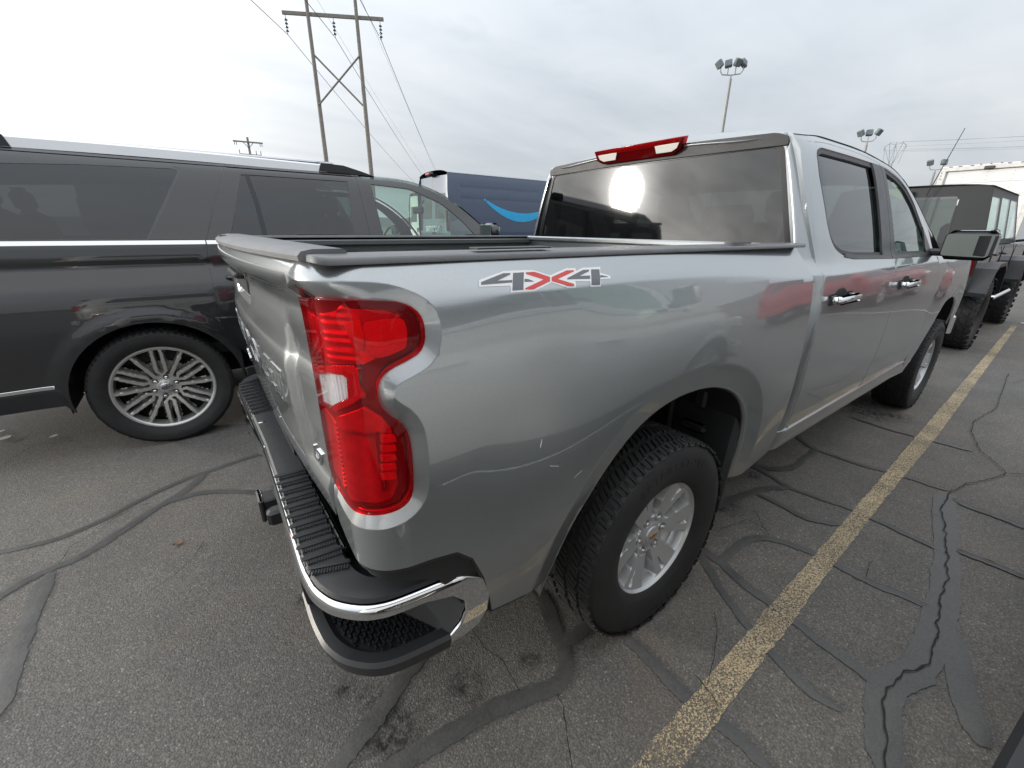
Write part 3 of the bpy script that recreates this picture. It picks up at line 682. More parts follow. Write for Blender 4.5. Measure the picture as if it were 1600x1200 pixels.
def bed_outline():
    P=[(-1.118,1.412),(-1.122,1.405),(-1.15,1.386),(-1.188,1.367),(-1.200,1.345)]
    P+=LAMPP[2:]+[LAMPP[0]] if False else []
    return P
top_rear=[(-1.118,1.413),(-1.125,1.402),(-1.152,1.386),(-1.186,1.367),(-1.200,1.350)]
notch=[p for p in LAMPP[1:]]                       # from top-left round the lamp to its lower left corner
notch=[(-1.200,1.3395)]+notch[1:]+[(GAPU,.972)]
low=[(GAPU,.86),(-1.19,.838),(-1.14,.820),(-1.08,.812),(-.97,.812),(-.90,.803),(-.84,.790),(-.80,.750),(-.765,.665),(-.742,.57),(-.735,.530),(-.62,.515),(-.545,.492)]
archr=[(x,z) for x,z in ARCH if z>.405]
bottomf=[(.553,.43),(.60,.425),(.70,.445),(.80,.462),(.862,.47)]
gapl=[(.862,.56),(.852,.75),(.842,1.0),(.836,1.2),(.832,1.29),(.826,1.345),(.818,1.413)]
OUT=top_rear+notch+low+archr+bottomf+gapl
crease=[(x,float(zc(x))+dz) for x in np.linspace(-.93,.83,60) for dz in (0,)]
ex=[[(x,z-.004) for x,z in crease],[(x,z+.004) for x,z in crease],offpoly(ARCH,.085),offpoly(ARCH,.078),offpoly(ARCH,.094),offpoly(ARCH,.03)]
for d_ in (.006,.012,.018,.024,.0305,.0335,.038,.046):
    q_=np.array(offpoly(resample(LAMPP[1:],.01,False),d_)); dd_=polydist(q_,LAMPP[1:],False); ok_=(dd_>d_*.93)&(~inpoly(q_,LAMPD))
    run=[]
    for p_,o_ in zip(q_,ok_):
        if o_: run.append(tuple(p_))
        else:
            if len(run)>2: ex.append(run)
            run=[]
    if len(run)>2: ex.append(run)
for s in (0,1):
    b=panel('bed_side',OUT,bedfn,P_GREY,TR,step=.017,depth=.02,extra=ex,mirror=bool(s))
    # rolled wheel-arch lip and dark liner
    def lip(u,v,s=s):
        i=u*(len(ARCH)-1); k=min(int(i),len(ARCH)-2); f=i-k; p=np.array(ARCH[k])*(1-f)+np.array(ARCH[k+1])*f
        y=float(bed(np.array([p[0]]),np.array([p[1]]))[0][1]); return (p[0]*1.004,(y+.004+v*.40)*(-1 if s else 1),p[1]+.004)
    fixn(grid('wheel_arch_liner',lip,60,6,LINR,TR))
    # inner edge trim of black plastic along the arch
    fixn(grid('arch_lip',lambda u,v,s=s:(lambda q:(q[0]*(1-.012*v),q[1]*(1-.006*v),.42+(q[2]-.42)*(1-.018*v)))(lip(u,.02)),60,2,PLS,TR))
# mud-splash panel ahead of and behind the rear wheel (inner fender)
    B=MB(); sg=1 if s else -1
    B.box((.50,sg*.74,.62),(.05,.42,.62),ry=.12,bev=.02); B.box((-.02,sg*.52,.80),(1.0,.05,.44),bev=.02); B.box((-.50,sg*.72,.66),(.05,.40,.42),ry=-.1,bev=.02)
    B.box((.44,sg*.80,.80),(.03,.05,.09),bev=.01); B.box((.445,sg*.78,.66),(.03,.12,.04),bev=.012); B.box((.45,sg*.66,.70),(.025,.03,.40),bev=.01); B.build('inner_fender',LINR,TR)
# 4X4 decal, part of the visible side and of the other
for s in (0,1):
    dp=None
    for k,off,m in (('white',.0006,WHITE_DECAL),('grey',.0012,GREY_DECAL),('red',.0012,RED_DECAL)):
        for pl in DATA['DECAL'][k]:
            o=panel('decal' if k=='white' else 'decal_figure',pl,(lambda u,z,off=off:bed(u,z,off)),m,TR if dp is None else dp,step=.012,depth=0,mirror=bool(s))
            if dp is None: dp=o
for q_ in ([(-.505,.862),(-.478,.874),(-.4775,.8755),(-.505,.8635)],[(-.62,.985),(-.615,1.004),(-.613,1.004),(-.617,.985)],[(-.588,.925),(-.560,.915),(-.5595,.9162),(-.588,.9265)]):
    panel('scratch_mark',q_,lambda u,z:bed(u,z,.0004),WHITE_DECAL,TR,step=.02,depth=0)
# ---------------- tail lamps
def lampfn(off):
    def f(u,z):
        d=polydist(np.stack([u,z],-1),LAMPD)
        return bed(u,z,off+.0065*np.clip(d/.007,0,1)-.004)
    return f
def din(u): return 1-.80*sst(-1.035,-1.095,u)
def inn(o,ext=None): return lambda u,z:bed(u,z,(o if ext is None else o+ext(u,z))*din(u)-.002)
LI=DATA['LAMP_IN']
LAMPO=[(-1.200,.980),(-1.200,1.335)]+LAMPP[2:]
clear=[(-1.196,1.19),(-1.13,1.207),(-1.075,1.2243),(-1.0331,1.2275),(-1.0251,1.2216),(-1.0284,1.1841),(-1.1071,1.1442),(-1.196,1.126)]
for s in (0,1):
    mi=bool(s)
    L0=panel('tail_lamp',LAMPO,lampfn(.0),L_RED,TR,holes=[clear],step=.013,depth=.022,edge=.003,mirror=mi)
    panel('lamp_housing',LAMPO,inn(-.030),HOUS,L0,step=.03,depth=0,mirror=mi)
    panel('reverse_lens',clear,lampfn(.0005),L_CLR,L0,step=.012,depth=.012,mirror=mi)
    panel('reverse_bowl',[(-1.199,1.198),(-1.075,1.232),(-1.025,1.235),(-1.017,1.224),(-1.02,1.178),(-1.106,1.138),(-1.199,1.118)],inn(-.020,lambda u,z:.0014*np.sin(u*800)),SILV,L0,step=.004,depth=.01,mirror=mi)
    panel('dark_border',roundpoly([(-.985,1.342),(-.90,1.336),(-.882,1.30),(-.884,1.268),(-.925,1.248),(-.905,1.262),(-.903,1.318),(-.93,1.332),(-.985,1.336)],.01),lambda u,z:bed(u,z,-.006),L_DRED,L0,step=.015,depth=0,mirror=mi)
    up=[(-1.115,1.315),(-1.02,1.333),(-.9741,1.3309),(-.9388,1.3271),(-.914,1.3182),(-.9093,1.2983),(-.9145,1.2679),(-.9391,1.2571),(-.9724,1.2505),(-.9996,1.2407),(-1.06,1.2378),(-1.115,1.2343)]
    panel('reflector',up,inn(-.017,lambda u,z:.003*np.sin(z*420)*sst(-1.0,-1.04,u)),REFL,L0,step=.007,depth=.012,mirror=mi)
    panel('retro_patch',roundpoly(LI['retro'],.008),lambda u,z:bed(u,z,-.011),RETRO,L0,step=.02,depth=.006,mirror=mi)
    panel('amber_lamp',LI['amber'],lambda u,z:bed(u,z,-.012+.004*np.sin((z-1.27)*60)),AMBER,L0,step=.01,depth=.006,mirror=mi)
    lo=[(-1.100,1.128),(-1.0149,1.160),(-.9787,1.142),(-.9624,1.1203),(-.9574,1.10),(-.9575,1.0472),(-.958,.9988),(-.9758,.9705),(-1.0153,.960),(-1.0446,.957),(-1.100,.955)]
    panel('reflector',lo,inn(-.014,lambda u,z:-.008*sst(1.112,1.104,z)),REFL,L0,step=.012,depth=.012,mirror=mi)
    for st in DATA['STEPS']: panel('reflector_step',st,lambda u,z:bed(u,z,-.008),RETRO,L0,step=.01,depth=.012,mirror=mi)
    panel('reflector_strip',[(-.993,.995),(-.993,1.115),(-.987,1.115),(-.987,.995)],lambda u,z:bed(u,z,-.010),HOUS,L0,step=.02,depth=.01,mirror=mi)
    for k in range(15):
        z=.972+k*.0098
        panel('reflector_fin',[(-1.190,z),(-1.112,z-.004),(-1.112,z+.0005),(-1.190,z+.0045)],inn(-.010),REFL,L0,step=.02,depth=.012,mirror=mi)
    for k in range(8):
        u=-1.185+k*.0095
        panel('reflector_fin',[(u,1.245),(u+.005,1.245),(u+.005,1.31),(u,1.31)],inn(-.010),REFL,L0,step=.02,depth=.012,mirror=mi)
# ---------------- tailgate
Tp=pchip([.80,.86,.95,1.02,1.05,1.155,1.20,1.26,1.315,1.335,1.352,1.365,1.385,1.402,1.412],[-1.025,-1.036,-1.044,-1.046,-1.048,-1.046,-1.034,-1.026,-1.020,-1.026,-1.048,-1.056,-1.056,-1.050,-1.042])
def tg(y,z,off=0):
    y=np.asarray(y,float);z=np.asarray(z,float)
    bow=.050*(1-np.clip(np.abs(y)/.80,0,1.1)**2.2)*(.45+.55*sst(.9,1.36,z))
    side=sst(.585,.635,np.abs(y))
    zb=sst(.90,.95,z)*sst(1.30,1.19,z)
    x=Tp(z)-bow+.016*side*zb
    hand=sst(.19,.17,np.abs(y))*sst(1.255,1.265,z)*sst(1.335,1.325,z); x=x+.035*hand
    return np.stack([x-off,y,z],-1)
TGO=[(-.757,.835),(-.757,1.338),(-.766,1.358),(-.800,1.376),(-.822,1.392),(-.838,1.411),(.838,1.411),(.822,1.392),(.800,1.376),(.766,1.358),(.757,1.338),(.757,.835)]
# panel wants outward normal -x: (y,z) -> cross(dy,dz)=+x so flip
tex=[[(y,z) for y in np.linspace(-.74,.74,40)] for z in (1.335,1.345,1.354,1.362,1.388,1.402,1.19,1.20)]+[[(sy*.585,z) for z in np.linspace(.86,1.3,20)] for sy in(-1,1)]+[[(sy*.635,z) for z in np.linspace(.86,1.3,20)] for sy in(-1,1)]
TG=panel('tailgate',TGO[::-1],tg,P_GREY,TR,step=.024,depth=.03,flip=True,extra=tex)
V,F=text_mesh('CHEVROLET',.150,.0014,.0010,True,0,1.22)
sx=1.10/(V[:,0].max()-V[:,0].min()); 
y=-V[:,0]*sx; z=1.085+V[:,1]*.85; X=tg(y,z); X[:,0]-=V[:,2]+.0008
fixn(mesh('embossed_lettering',X,F,P_GREY,TG,True,25))
def badge(txt,yc,zc_,size,w):
    V,F=text_mesh(txt,size,.002,.0004,True,.12,1.1); sx=w/(V[:,0].max()-V[:,0].min()); y=yc-V[:,0]*sx; z=zc_+V[:,1]; X=tg(y,z); X[:,0]-=V[:,2]+.002
    fixn(mesh('badge',X,F,CHR,TG,True,25))
badge('LT',-.680,.955,.050,.070); badge('SILVERADO',.56,.925,.038,.30)
B=MB().box((-1.062,0,1.300),(.016,.34,.066),bev=.006); B.box((-1.080,0,1.322),(.030,.24,.018),bev=.006); B.build('handle',PLS,TG)
B=MB().box((-1.0,0,1.12),(.045,1.49,.54),bev=.01); B.build('inner_panel',BEDP,TG)
def tcap(u,v):
    y=(u-.5)*1.718; b=.050*(1-abs(y/.80)**2.2); P=[(-1.040-b*.99,1.4085),(-1.056-b*.99,1.4095),(-1.057-b*.98,1.418),(-1.050-b*.9,1.425),(-1.03-b*.7,1.4285),(-.975,1.4285),(-.968,1.424),(-.967,1.405)]
    k=min(int(v*7+1e-6),7); return (P[k][0],y,P[k][1])
fixn(grid('tailgate_cap',tcap,40,8,CAPM,TG,ang=40))
for sg in (-1,1):
    B=MB().prism([(tcap(1.0,k/7)[0],tcap(1.0,k/7)[2]) for k in range(8)],sg*.8585,sg*.8605,'y'); fixn(B.build('cap_end',CAPM,TG,smooth=False))
b=.050*(1-abs(.36/.80)**2.2); B=MB().box((-1.040-b*.8,.36,1.428),(.026,.055,.005),bev=.002); B.build('cap_notch',PLS,TG)
# ---------------- bed interior and rails
for sg,s in ((-1,0),(1,1)):
    RP=roundpoly([(-.9655,.834),(.815,.834),(.815,.917),(-1.034,.917),(-1.034,.8625),(-.9655,.861)],[.003,.003,.004,.03,.004,.003])
    rl=panel('bed_rail_cap',RP,lambda x,y:np.stack([x,y,1.4205-.004*np.clip((np.asarray(y)-.899)/.018,0,1)**2+0*np.asarray(x)],-1),CAPM,TR,step=.05,depth=.011,edge=.004,mirror=(sg<0))
    for xx in (-.62,.35): 
        B=MB().box((xx,sg*.878,1.4252),(.20 if xx<0 else .12,.036,.004),bev=.0015); B.build('stake_pocket_cover',PLS,rl)
    B=MB(); B.box((-.105,sg*.82,1.385),(1.84,.030,.028),bev=.004); B.box((-.105,sg*.845,1.13),(1.84,.02,.49),bev=.005)
    for k in range(5): B.box((-.85+k*.38,sg*.835,1.14),(.10,.012,.40),bev=.005)
    B.build('bed_wall',BEDP,TR)
    B=MB().box((0,sg*.66,1.0),(1.0,.34,.26),bev=.05); B.build('wheelhouse',LINER,TR)
B=MB().box((-.1,0,.885),(1.86,1.68,.03),bev=.004)
for k in range(13): B.box((-.1,-.66+k*.11,.905),(1.84,.055,.012),bev=.004)
B.build('bed_floor',LINER,TR)
B=MB().box((.80,0,1.15),(.03,1.70,.50),bev=.006); B.box((.795,0,1.402),(.06,1.68,.03),bev=.008)
for k in range(6): B.box((.782,-.6+k*.24,1.14),(.012,.10,.42),bev=.004)
B.build('bed_front_wall',P_GREY,TR)
# ---------------- cab
def zedge(x): return 1.868-.090*sst(1.55,2.6,x)*1.0-np.where(np.asarray(x)>2.1,.36*np.clip((np.asarray(x,float)-2.1)/.9,0,2)**1.7,0)-.022*sst(1.35,.93,x)**2
def xback(z): return .850+np.clip(np.asarray(z,float)-1.396,-.1,1)*.045
cabfn=lambda u,z:cab(u,z)
seam=[(1.005,1.822),(.985,1.78),(.966,1.70),(.956,1.545),(.958,1.42),(.948,1.345),(.942,1.29),(.944,1.10),(.950,.90),(.962,.70),(.975,.60)]
corner=[(.862,.575),(.880,.565),(.972,.565)]+[(x-.0055,z) for x,z in seam[::-1]]+[(1.03,1.836),(1.05,float(zedge(1.05))-.028),(.895,float(zedge(.90))-.032),(float(xback(1.78))+.006,1.78),(float(xback(1.6))+.004,1.6),(float(xback(1.42))+.003,1.42),(.852,1.35),(.846,1.29),(.846,1.1),(.854,.80)]
rwin=roundpoly([(1.058,1.788),(1.046,1.690),(1.075,1.50),(1.098,1.435),(1.145,1.392),(1.235,1.362),(1.36,1.349),(1.944,1.336),(1.936,1.60),(1.912,1.806),(1.5,1.812),(1.12,1.812)],[.03,.02,.03,.03,.03,.04,.04,.004,.02,.004,.03,.03])
fwin=roundpoly([(1.950,1.336),(1.941,1.60),(1.918,1.806),(2.03,1.797),(2.20,1.768),(2.3544,1.722),(2.52,1.64),(2.6366,1.551),(2.80,1.405),(2.85,1.345),(2.83,1.330)],[.004,.02,.004,.03,.05,.05,.05,.04,.02,.01,.01])
def dtop(a,b,n=14): return [(x,float(zedge(x))-.031) for x in np.linspace(a,b,n)]
bseam=[(1.918,1.815),(1.942,1.60),(1.948,1.34),(1.955,1.295),(1.985,1.18),(2.02,1.05),(2.03,.9),(2.02,.7),(2.0,.575)]
rdoor=[(x,z) for x,z in seam]+[(1.0,.572),(1.985,.572)]+[(x-.004,z) for x,z in bseam[::-1]][1:-1]+dtop(1.912,1.08)+[(1.03,1.838)]
fseam=[(2.88,1.345),(2.93,1.30),(2.97,1.20),(2.995,1.05),(3.0,.85),(2.98,.70),(2.93,.575)]
fdoor=[(x+.004,z) for x,z in bseam[1:]]+[(2.92,.572)]+fseam[::-1]+[(2.90,1.352)]+dtop(2.83,1.925)
ccre=[(x,float(zc(x))) for x in np.linspace(.86,3.2,60)]
cex=[[(x,z-.004) for x,z in ccre],[(x,z+.004) for x,z in ccre]]
def sealring(outer,inner): return outer
for s in (0,1):
    mi=bool(s)
    panel('cab_corner',corner,cabfn,P_GREY,TR,step=.022,depth=.015,mirror=mi,extra=cex)
    rd=panel('rear_door',rdoor,cabfn,P_GREY,TR,holes=[rwin],step=.025,depth=.015,mirror=mi,extra=cex)
    fd=panel('front_door',fdoor,cabfn,P_GREY,TR,holes=[fwin],step=.025,depth=.015,mirror=mi,extra=cex)
    for dr,wn,nm in ((rd,rwin,'rear'),(fd,fwin,'front')):
        c=np.mean(wn,0); W=np.array(wn)
        def shrink(P,d):
            P=resample(P,.03); t=np.roll(P,-1,0)-np.roll(P,1,0); t/=np.linalg.norm(t,axis=1)[:,None]+1e-9; n=np.stack([-t[:,1],t[:,0]],-1)
            A=.5*np.sum(P[:,0]*np.roll(P[:,1],-1)-P[:,1]*np.roll(P[:,0],-1)); return [tuple(q) for q in P+n*(d if A>0 else -d)]
        sh1=shrink(W,.004); sh2=shrink(W,.024)
        panel('window_seal',sh1,(lambda u,z:cab(u,z,-.006)),PLA,dr,holes=[sh2],step=.03,depth=.012,mirror=mi)
        panel('window',shrink(W,.018),(lambda u,z:cab(u,z,-.016)),GL_DARK if nm=='rear' else GL_CLEAR,dr,step=.05,depth=0,mirror=mi)
    # belt moulding and gloss-black pillar cover
    panel('pillar_cover',[(1.800,1.338),(1.797,1.60),(1.790,1.806),(1.916,1.803),(1.938,1.60),(1.945,1.338)],lambda u,z:cab(u,z,.0025),PLS,rd,step=.04,depth=.01,mirror=mi)
    panel('pillar_cover',[(1.951,1.338),(1.944,1.60),(1.922,1.803),(1.975,1.798),(2.0,1.60),(2.03,1.338)],lambda u,z:cab(u,z,.0025),PLS,fd,step=.04,depth=.01,mirror=mi)
    panel('belt_moulding',[(1.25,1.357),(1.36,1.3445),(1.942,1.331),(1.942,1.347),(1.40,1.361),(1.27,1.374)],lambda u,z:cab(u,z,.004),PLS,rd,step=.03,depth=.008,mirror=mi)
    panel('belt_moulding',[(1.953,1.331),(2.84,1.325),(2.85,1.343),(1.953,1.347)],lambda u,z:cab(u,z,.004),PLS,fd,step=.03,depth=.008,mirror=mi)
    panel('mirror_sail',[(2.70,1.345),(2.69,1.50),(2.835,1.352),(2.83,1.335)],lambda u,z:cab(u,z,.002),PLS,fd,step=.04,depth=.008,mirror=mi)
    sg=1 if s else -1
    for dr,x0 in ((rd,1.16),(fd,2.19)):
        y=float(cab(np.array([x0]),np.array([1.185]))[0][1])*-sg if False else sg*float(-cab(np.array([x0]),np.array([1.185]))[0][1])
        hb=MB().box((x0,y+sg*.036,1.183),(.262,.020,.036),bev=.009); hb.box((x0-.112,y+sg*.018,1.183),(.030,.034,.030),bev=.006); hb.box((x0+.112,y+sg*.018,1.183),(.030,.034,.030),bev=.006); h=hb.build('handle',CHR,dr,ang=60)
        hb=MB().lathe([(.0,.0),(.030,.0012),(.034,.0),(.037,-.003)],24); hb.xf(Matrix.Translation((x0,y+sg*.0012,1.190))@Matrix.Scale(-1 if sg<0 else 1,4,(0,1,0))@Matrix.Scale(2.1,4,(1,0,0))); hb.build('handle_cup',UND,dr)
        hb=MB().box((x0-.10,y+sg*.002,1.182),(.07,.012,.045),bev=.005); hb.box((x0+.11,y+sg*.002,1.182),(.06,.012,.045),bev=.005); hb.build('handle_base',PLS,dr)
    panel('front_fender',[(2.955,.62)]+[(x+.005,z) for x,z in fseam[::-1][1:]]+[(2.95,1.352),(3.10,1.335),(3.4,1.29),(3.9,1.262),(4.3,1.235),(4.55,1.19),(4.60,1.10),(4.60,.56),(4.32,.50)]+[(x,z) for x,z in FARCH[::-1] if z>.41]+[(3.16,.45),(3.05,.47),(2.97,.56)],lambda u,z:cab(u,z)-np.stack([0*u,-.10*np.clip((u-3.9)/.75,0,1.2)**2,0*u],-1),P_GREY,TR,step=.03,depth=.015,mirror=mi)
    xs_=np.linspace(.885,2.93,40); panel('roof_rail',[(x,float(zedge(x))-.027) for x in xs_]+[(x,float(zedge(x))+.001) for x in xs_[::-1]],cabfn,P_GREY,TR,step=.02,depth=.012,mirror=mi)
    # rocker under the doors
    panel('rocker_panel',[(.868,.462),(.868,.558),(2.955,.558),(3.05,.462)],lambda u,z:cab(u,z,-.004+.012*sst(.55,.49,z)),P_GREY,TR,step=.04,depth=.02,mirror=mi)
    B=MB().tube([(x,sg*float(-cab(np.array([x]),np.array([.566]))[0][1]+.001),.5655) for x in np.linspace(.872,2.94,24)],.0055,6); B.build('sill_strip',mat('satin_chrome',(.75,.76,.77),.28,1),TR)
    fixn(grid('wheel_arch_liner',lambda u,v,s=s:(lambda i:(lambda k,f:(ARCH[k][0]*(1-f)+ARCH[k+1][0]*f+3.745,(-.955+v*.40)*(-1 if s else 1),ARCH[k][1]*(1-f)+ARCH[k+1][1]*f+.004))(min(int(i),len(ARCH)-2),i-min(int(i),len(ARCH)-2)))(u*(len(ARCH)-1)),40,4,UND,TR))
    B=MB().box((3.70,sg*.50,.72),(1.1,.05,.5)); B.box((3.17,sg*.72,.72),(.05,.40,.50),ry=-.1); B.build('inner_fender',UND,TR)
# roof and pillars: crowned section between the two roof edges
def roofpt(x,t,lift=0,hx=None):
    lift=lift-.058*min(1.1,max(0.,(1.06-x)/.20))**2.2*(1-abs(t)**8)
    ze=float(zedge(x)); ye=float(cabS(np.array([x]),np.array([ze-.004]))[0]); H=(.072-.022*float(sst(1.5,2.5,x))) if hx is None else hx
    y=ye*t; return (x,y,ze+H*(1-abs(t)**3.2)+lift)
def roofrear(t): return .872-.020*(1-abs(t)**4)+.05*abs(t)**14
XF=2.36
fixn(grid('roof',lambda u,v:(lambda t:roofpt(roofrear(t)+(XF+.10*(1-t*t)-roofrear(t))*u,t))(-1+2*v),50,61,P_GREY,TR))
# thickness and underside of the roof's trailing edge, then the black strip below it
fixn(grid('roof_lip',lambda u,v:(lambda t,p:(p[0]+(.0,.0,.003,.02)[min(int(v*3+.01),3)],p[1]*(1-(.0,.002,.004,.012)[min(int(v*3+.01),3)]),p[2]-(.0,.003,.006,.008)[min(int(v*3+.01),3)]))(-1+2*u,roofpt(roofrear(-1+2*u),-1+2*u)),60,4,P_GREY,TR))
for sg in (-1,1):
    fixn(grid('roof_pillar',lambda u,v,sg=sg:roofpt(XF-.04+u*.92,sg*(1-.075*v),.002+.004*v,.05+.30*u*0),24,4,P_GREY,TR))
fixn(grid('windshield',lambda u,v:(lambda t,x:(x+.22*(1-t*t)*u*1.0+.10*(1-t*t)*(1-u),roofpt(x,t,0,.05)[1],roofpt(x,t,0,.05)[2]))((-1+2*v)*.935,XF+u*.88),16,24,GL_CLEAR,TR))
# cab back
def cb(y,z,off=0):
    y=np.asarray(y,float);z=np.asarray(z,float); a=np.abs(y)
    x=xback(z)+.030*(a/.80)**2.4+.05*np.clip((a-.80-.0*(1.8-z))/.12,0,1.5)**2; return np.stack([x-off,y,z],-1)
def hw(z): return .905-(z-1.396)*.31
BKO=[(-.945,1.02),(-.935,1.30),(-.912,1.38),(-.785,1.78),(-.735,1.848),(0,1.872),(.735,1.848),(.785,1.78),(.912,1.38),(.935,1.30),(.945,1.02)]
rg=roundpoly([(-.833,1.398),(-.716,1.800),(.716,1.800),(.833,1.398)],[.012,.03,.03,.012])
panel('cab_back',BKO[::-1],cb,P_GREY,TR,holes=[rg],step=.03,depth=.015,flip=True)
panel('rear_window',rg[::-1],lambda y,z:cb(y,z,-.004+.003*(1-(np.asarray(y)/.83)**2)),GL_REAR,TR,step=.06,depth=.006,flip=True)
panel('window_seal',roundpoly([(-.838,1.393),(-.721,1.806),(.721,1.806),(.838,1.393)],[.012,.03,.03,.012])[::-1],lambda y,z:cb(y,z,.0015),PLS,TR,holes=[roundpoly([(-.815,1.402),(-.703,1.797),(.703,1.797),(.815,1.402)],[.012,.03,.03,.012])[::-1]],step=.04,depth=.006,flip=True)
panel('roof_trim',roundpoly([(-.742,1.800),(-.735,1.832),(-.69,1.848),(0,1.868),(.69,1.848),(.735,1.832),(.742,1.800),(0,1.804)],[.01,.02,.03,.0,.03,.02,.01,0])[::-1],lambda y,z:cb(y,z,.012+.05*(np.asarray(z)-1.80)),PLA,TR,step=.04,depth=.03,flip=True)
# high brake lamp
def chm(off): return lambda y,z:cb(y,z,off+.22*(np.asarray(z)-1.83))
CHMO=[(-.290,1.884),(-.268,1.836),(-.225,1.818),(.225,1.818),(.268,1.836),(.290,1.884)]
ch=panel('brake_lamp',CHMO[::-1],chm(.036),L_BRK,TR,step=.04,depth=.03,flip=True,edge=.004)
panel('lamp_housing',[(y*.98,z) for y,z in CHMO[::-1]],chm(.022),HOUS,ch,step=.05,depth=0,flip=True)
panel('lamp_strip',[(-.27,1.878),(-.262,1.862),(.262,1.862),(.27,1.878)][::-1],chm(.030),REFL,ch,step=.05,depth=.005,flip=True)
for sg in (-1,1):
    q=[(sg*.262,1.862),(sg*.250,1.842),(sg*.222,1.830),(sg*.135,1.830),(sg*.125,1.862)]
    panel('cargo_lamp',q if sg<0 else q[::-1],chm(.0375),mat('cargo_lens',(.62,.60,.56),.3),ch,step=.04,depth=.004,flip=True)
# hood, nose, bumper (seen only from other places)
grid('hood',lambda u,v:(lambda t:(3.16+u*1.42+.12*(1-t*t),t*(.86-.08*u),1.345-.055*u-.03*u*u-.04*abs(t)**3+.02*(1-abs(t)**2)))(-1+2*v),24,30,P_GREY,TR)
B=MB().box((4.60,0,1.0),(.10,1.52,.46),bev=.04); B.build('grille',BLKG,TR)
for k in range(4): MB().box((4.655,0,.86+k*.1),(.02,1.3,.03),bev=.008).build('grille_bar',CHR,TR)
for sg in (-1,1): MB().box((4.60,sg*.80,1.06),(.10,.22,.20),bev=.03).build('headlight',SILV,TR)
B=MB().box((4.70,0,.62),(.16,1.86,.26),bev=.05); B.build('front_bumper',CHR,TR)
# mirrors
for sg in (-1,1):
    B=MB().box((2.775,sg*1.105,1.392),(.085,.235,.175),bev=.03); mr=B.build('door_mirror',PLS,TR,ang=45)
    B=MB().box((2.80,sg*1.11,1.40),(.065,.24,.165),bev=.03); B.build('mirror_cap',P_GREY,mr,ang=45)
    B=MB().box((2.80,sg*.965,1.345),(.07,.10,.045),bev=.015); B.build('mirror_arm',PLS,mr)
    P=roundpoly([(-.104,-.068),(-.108,.066),(.104,.070),(.108,-.062)],.02)
    B=MB().prism(P,-.0015,.0015,'x'); B.xf(Matrix.Translation((2.7305,sg*1.105,1.392))@Matrix.Rotation(-sg*.09 if sg<0 else -.09,4,'Z')); B.build('mirror_glass',MIRR,mr,smooth=False)
# interior
B=MB()
B.box((2.95,0,1.17),(.50,1.62,.26),bev=.06); B.build('dashboard',SEAT,TR)
B=MB().tube([(2.62+.06*math.sin(q),.40+.185*math.cos(q),1.19+.17*math.sin(q)) for q in np.linspace(0,2*math.pi,25)],.016,8,caps=False); B.box((2.66,.40,1.19),(.05,.16,.12),bev=.02); B.build('steering_wheel',PLS,TR)
for yy in (-.40,.40):
    B=MB().box((2.15,yy,.95),(.52,.50,.16),bev=.05); B.box((1.90,yy,1.22),(.15,.48,.60),ry=-.18,bev=.05); B.box((1.83,yy,1.60),(.10,.26,.19),ry=-.15,bev=.04); B.build('front_seat',SEAT,TR,ang=60)
B=MB().box((1.35,0,.95),(.50,1.36,.16),bev=.05); B.box((1.10,0,1.20),(.15,1.34,.56),ry=-.15,bev=.05)
for yy in (-.44,.44): B.box((1.06,yy,1.51),(.09,.27,.15),ry=-.12,bev=.04)
B.build('rear_seat',SEAT,TR,ang=60)
B=MB().box((2.0,0,.60),(2.2,1.80,.06)); B.build('cab_floor',UND,TR)
B=MB().box((3.0,-.42,1.306),(.10,.16,.004)); B.build('windshield_card',LIME,TR,smooth=False)
grid('headliner',lambda u,v:(lambda p:(p[0],p[1]*.97,p[2]-.045))(roofpt(.99+u*1.35,-1+2*v)),16,20,mat('headliner_cloth',(.33,.32,.30),.9),TR)
# chassis
B=MB()
for sg in (-1,1): B.box((1.7,sg*.44,.52),(5.6,.09,.16),bev=.01)
for x in (-.9,-.3,.6,1.8,3.0,4.3): B.box((x,0,.50),(.12,.88,.10))
B.box((1.9,.0,.48),(2.2,.9,.12)); B.box((-.72,0,.60),(.42,.75,.20),bev=.05); B.build('chassis',UND,TR)
B=MB().tube([(0,-.62,.40),(0,.62,.40)],.05,12); B.lathe([(0,-.16),(.13,-.10),(.15,0),(.13,.10),(0,.16)],20,'x',(0,.0,.40)); B.build('rear_axle',STL,TR)
B=MB().tube([(-1.0,.62,.44),(-.4,.62,.46),(.3,.55,.46)],.035,12); B.build('exhaust_pipe',STL,TR)
for x in (0,3.745):
    make_wheel(TR,(x,-.857,.394),False,'truck'); make_wheel(TR,(x,.857,.394),True,'truck')
# ---------------- rear bumper
BPATH=[(-1.116,0),(-1.121,.3),(-1.128,.6),(-1.130,.70),(-1.124,.79),(-1.104,.855),(-1.072,.90),(-1.030,.934),(-.985,.950),(-.93,.958),(-.86,.965),(-.78,.970),(-.70,.972)]
_bp=np.array(BPATH); _bs=np.concatenate([[0],np.cumsum(np.linalg.norm(np.diff(_bp,axis=0),axis=1))]); BX=pchip(_bs,_bp[:,0]); BY=pchip(_bs,_bp[:,1]); SMAX=_bs[-1]
ZT=.700
def bmp(s,z,off=0):
    """right half: s along the plan path from the middle, z height; outward normal points away"""
    s=np.asarray(s,float);z=np.asarray(z,float); e=1e-3
    tx=BX(s+e)-BX(s-e);ty=BY(s+e)-BY(s-e);l=np.hypot(tx,ty); nx,ny=-ty/l,tx/l   # left normal of (x,|y|) path
    o=off-.014*np.clip((z-(ZT-.016))/.016,0,1)**2-.030*np.clip((.60-z)/.25,0,1)**1.5
    return np.stack([BX(s)+nx*o,-(BY(s)+ny*o),z],-1)
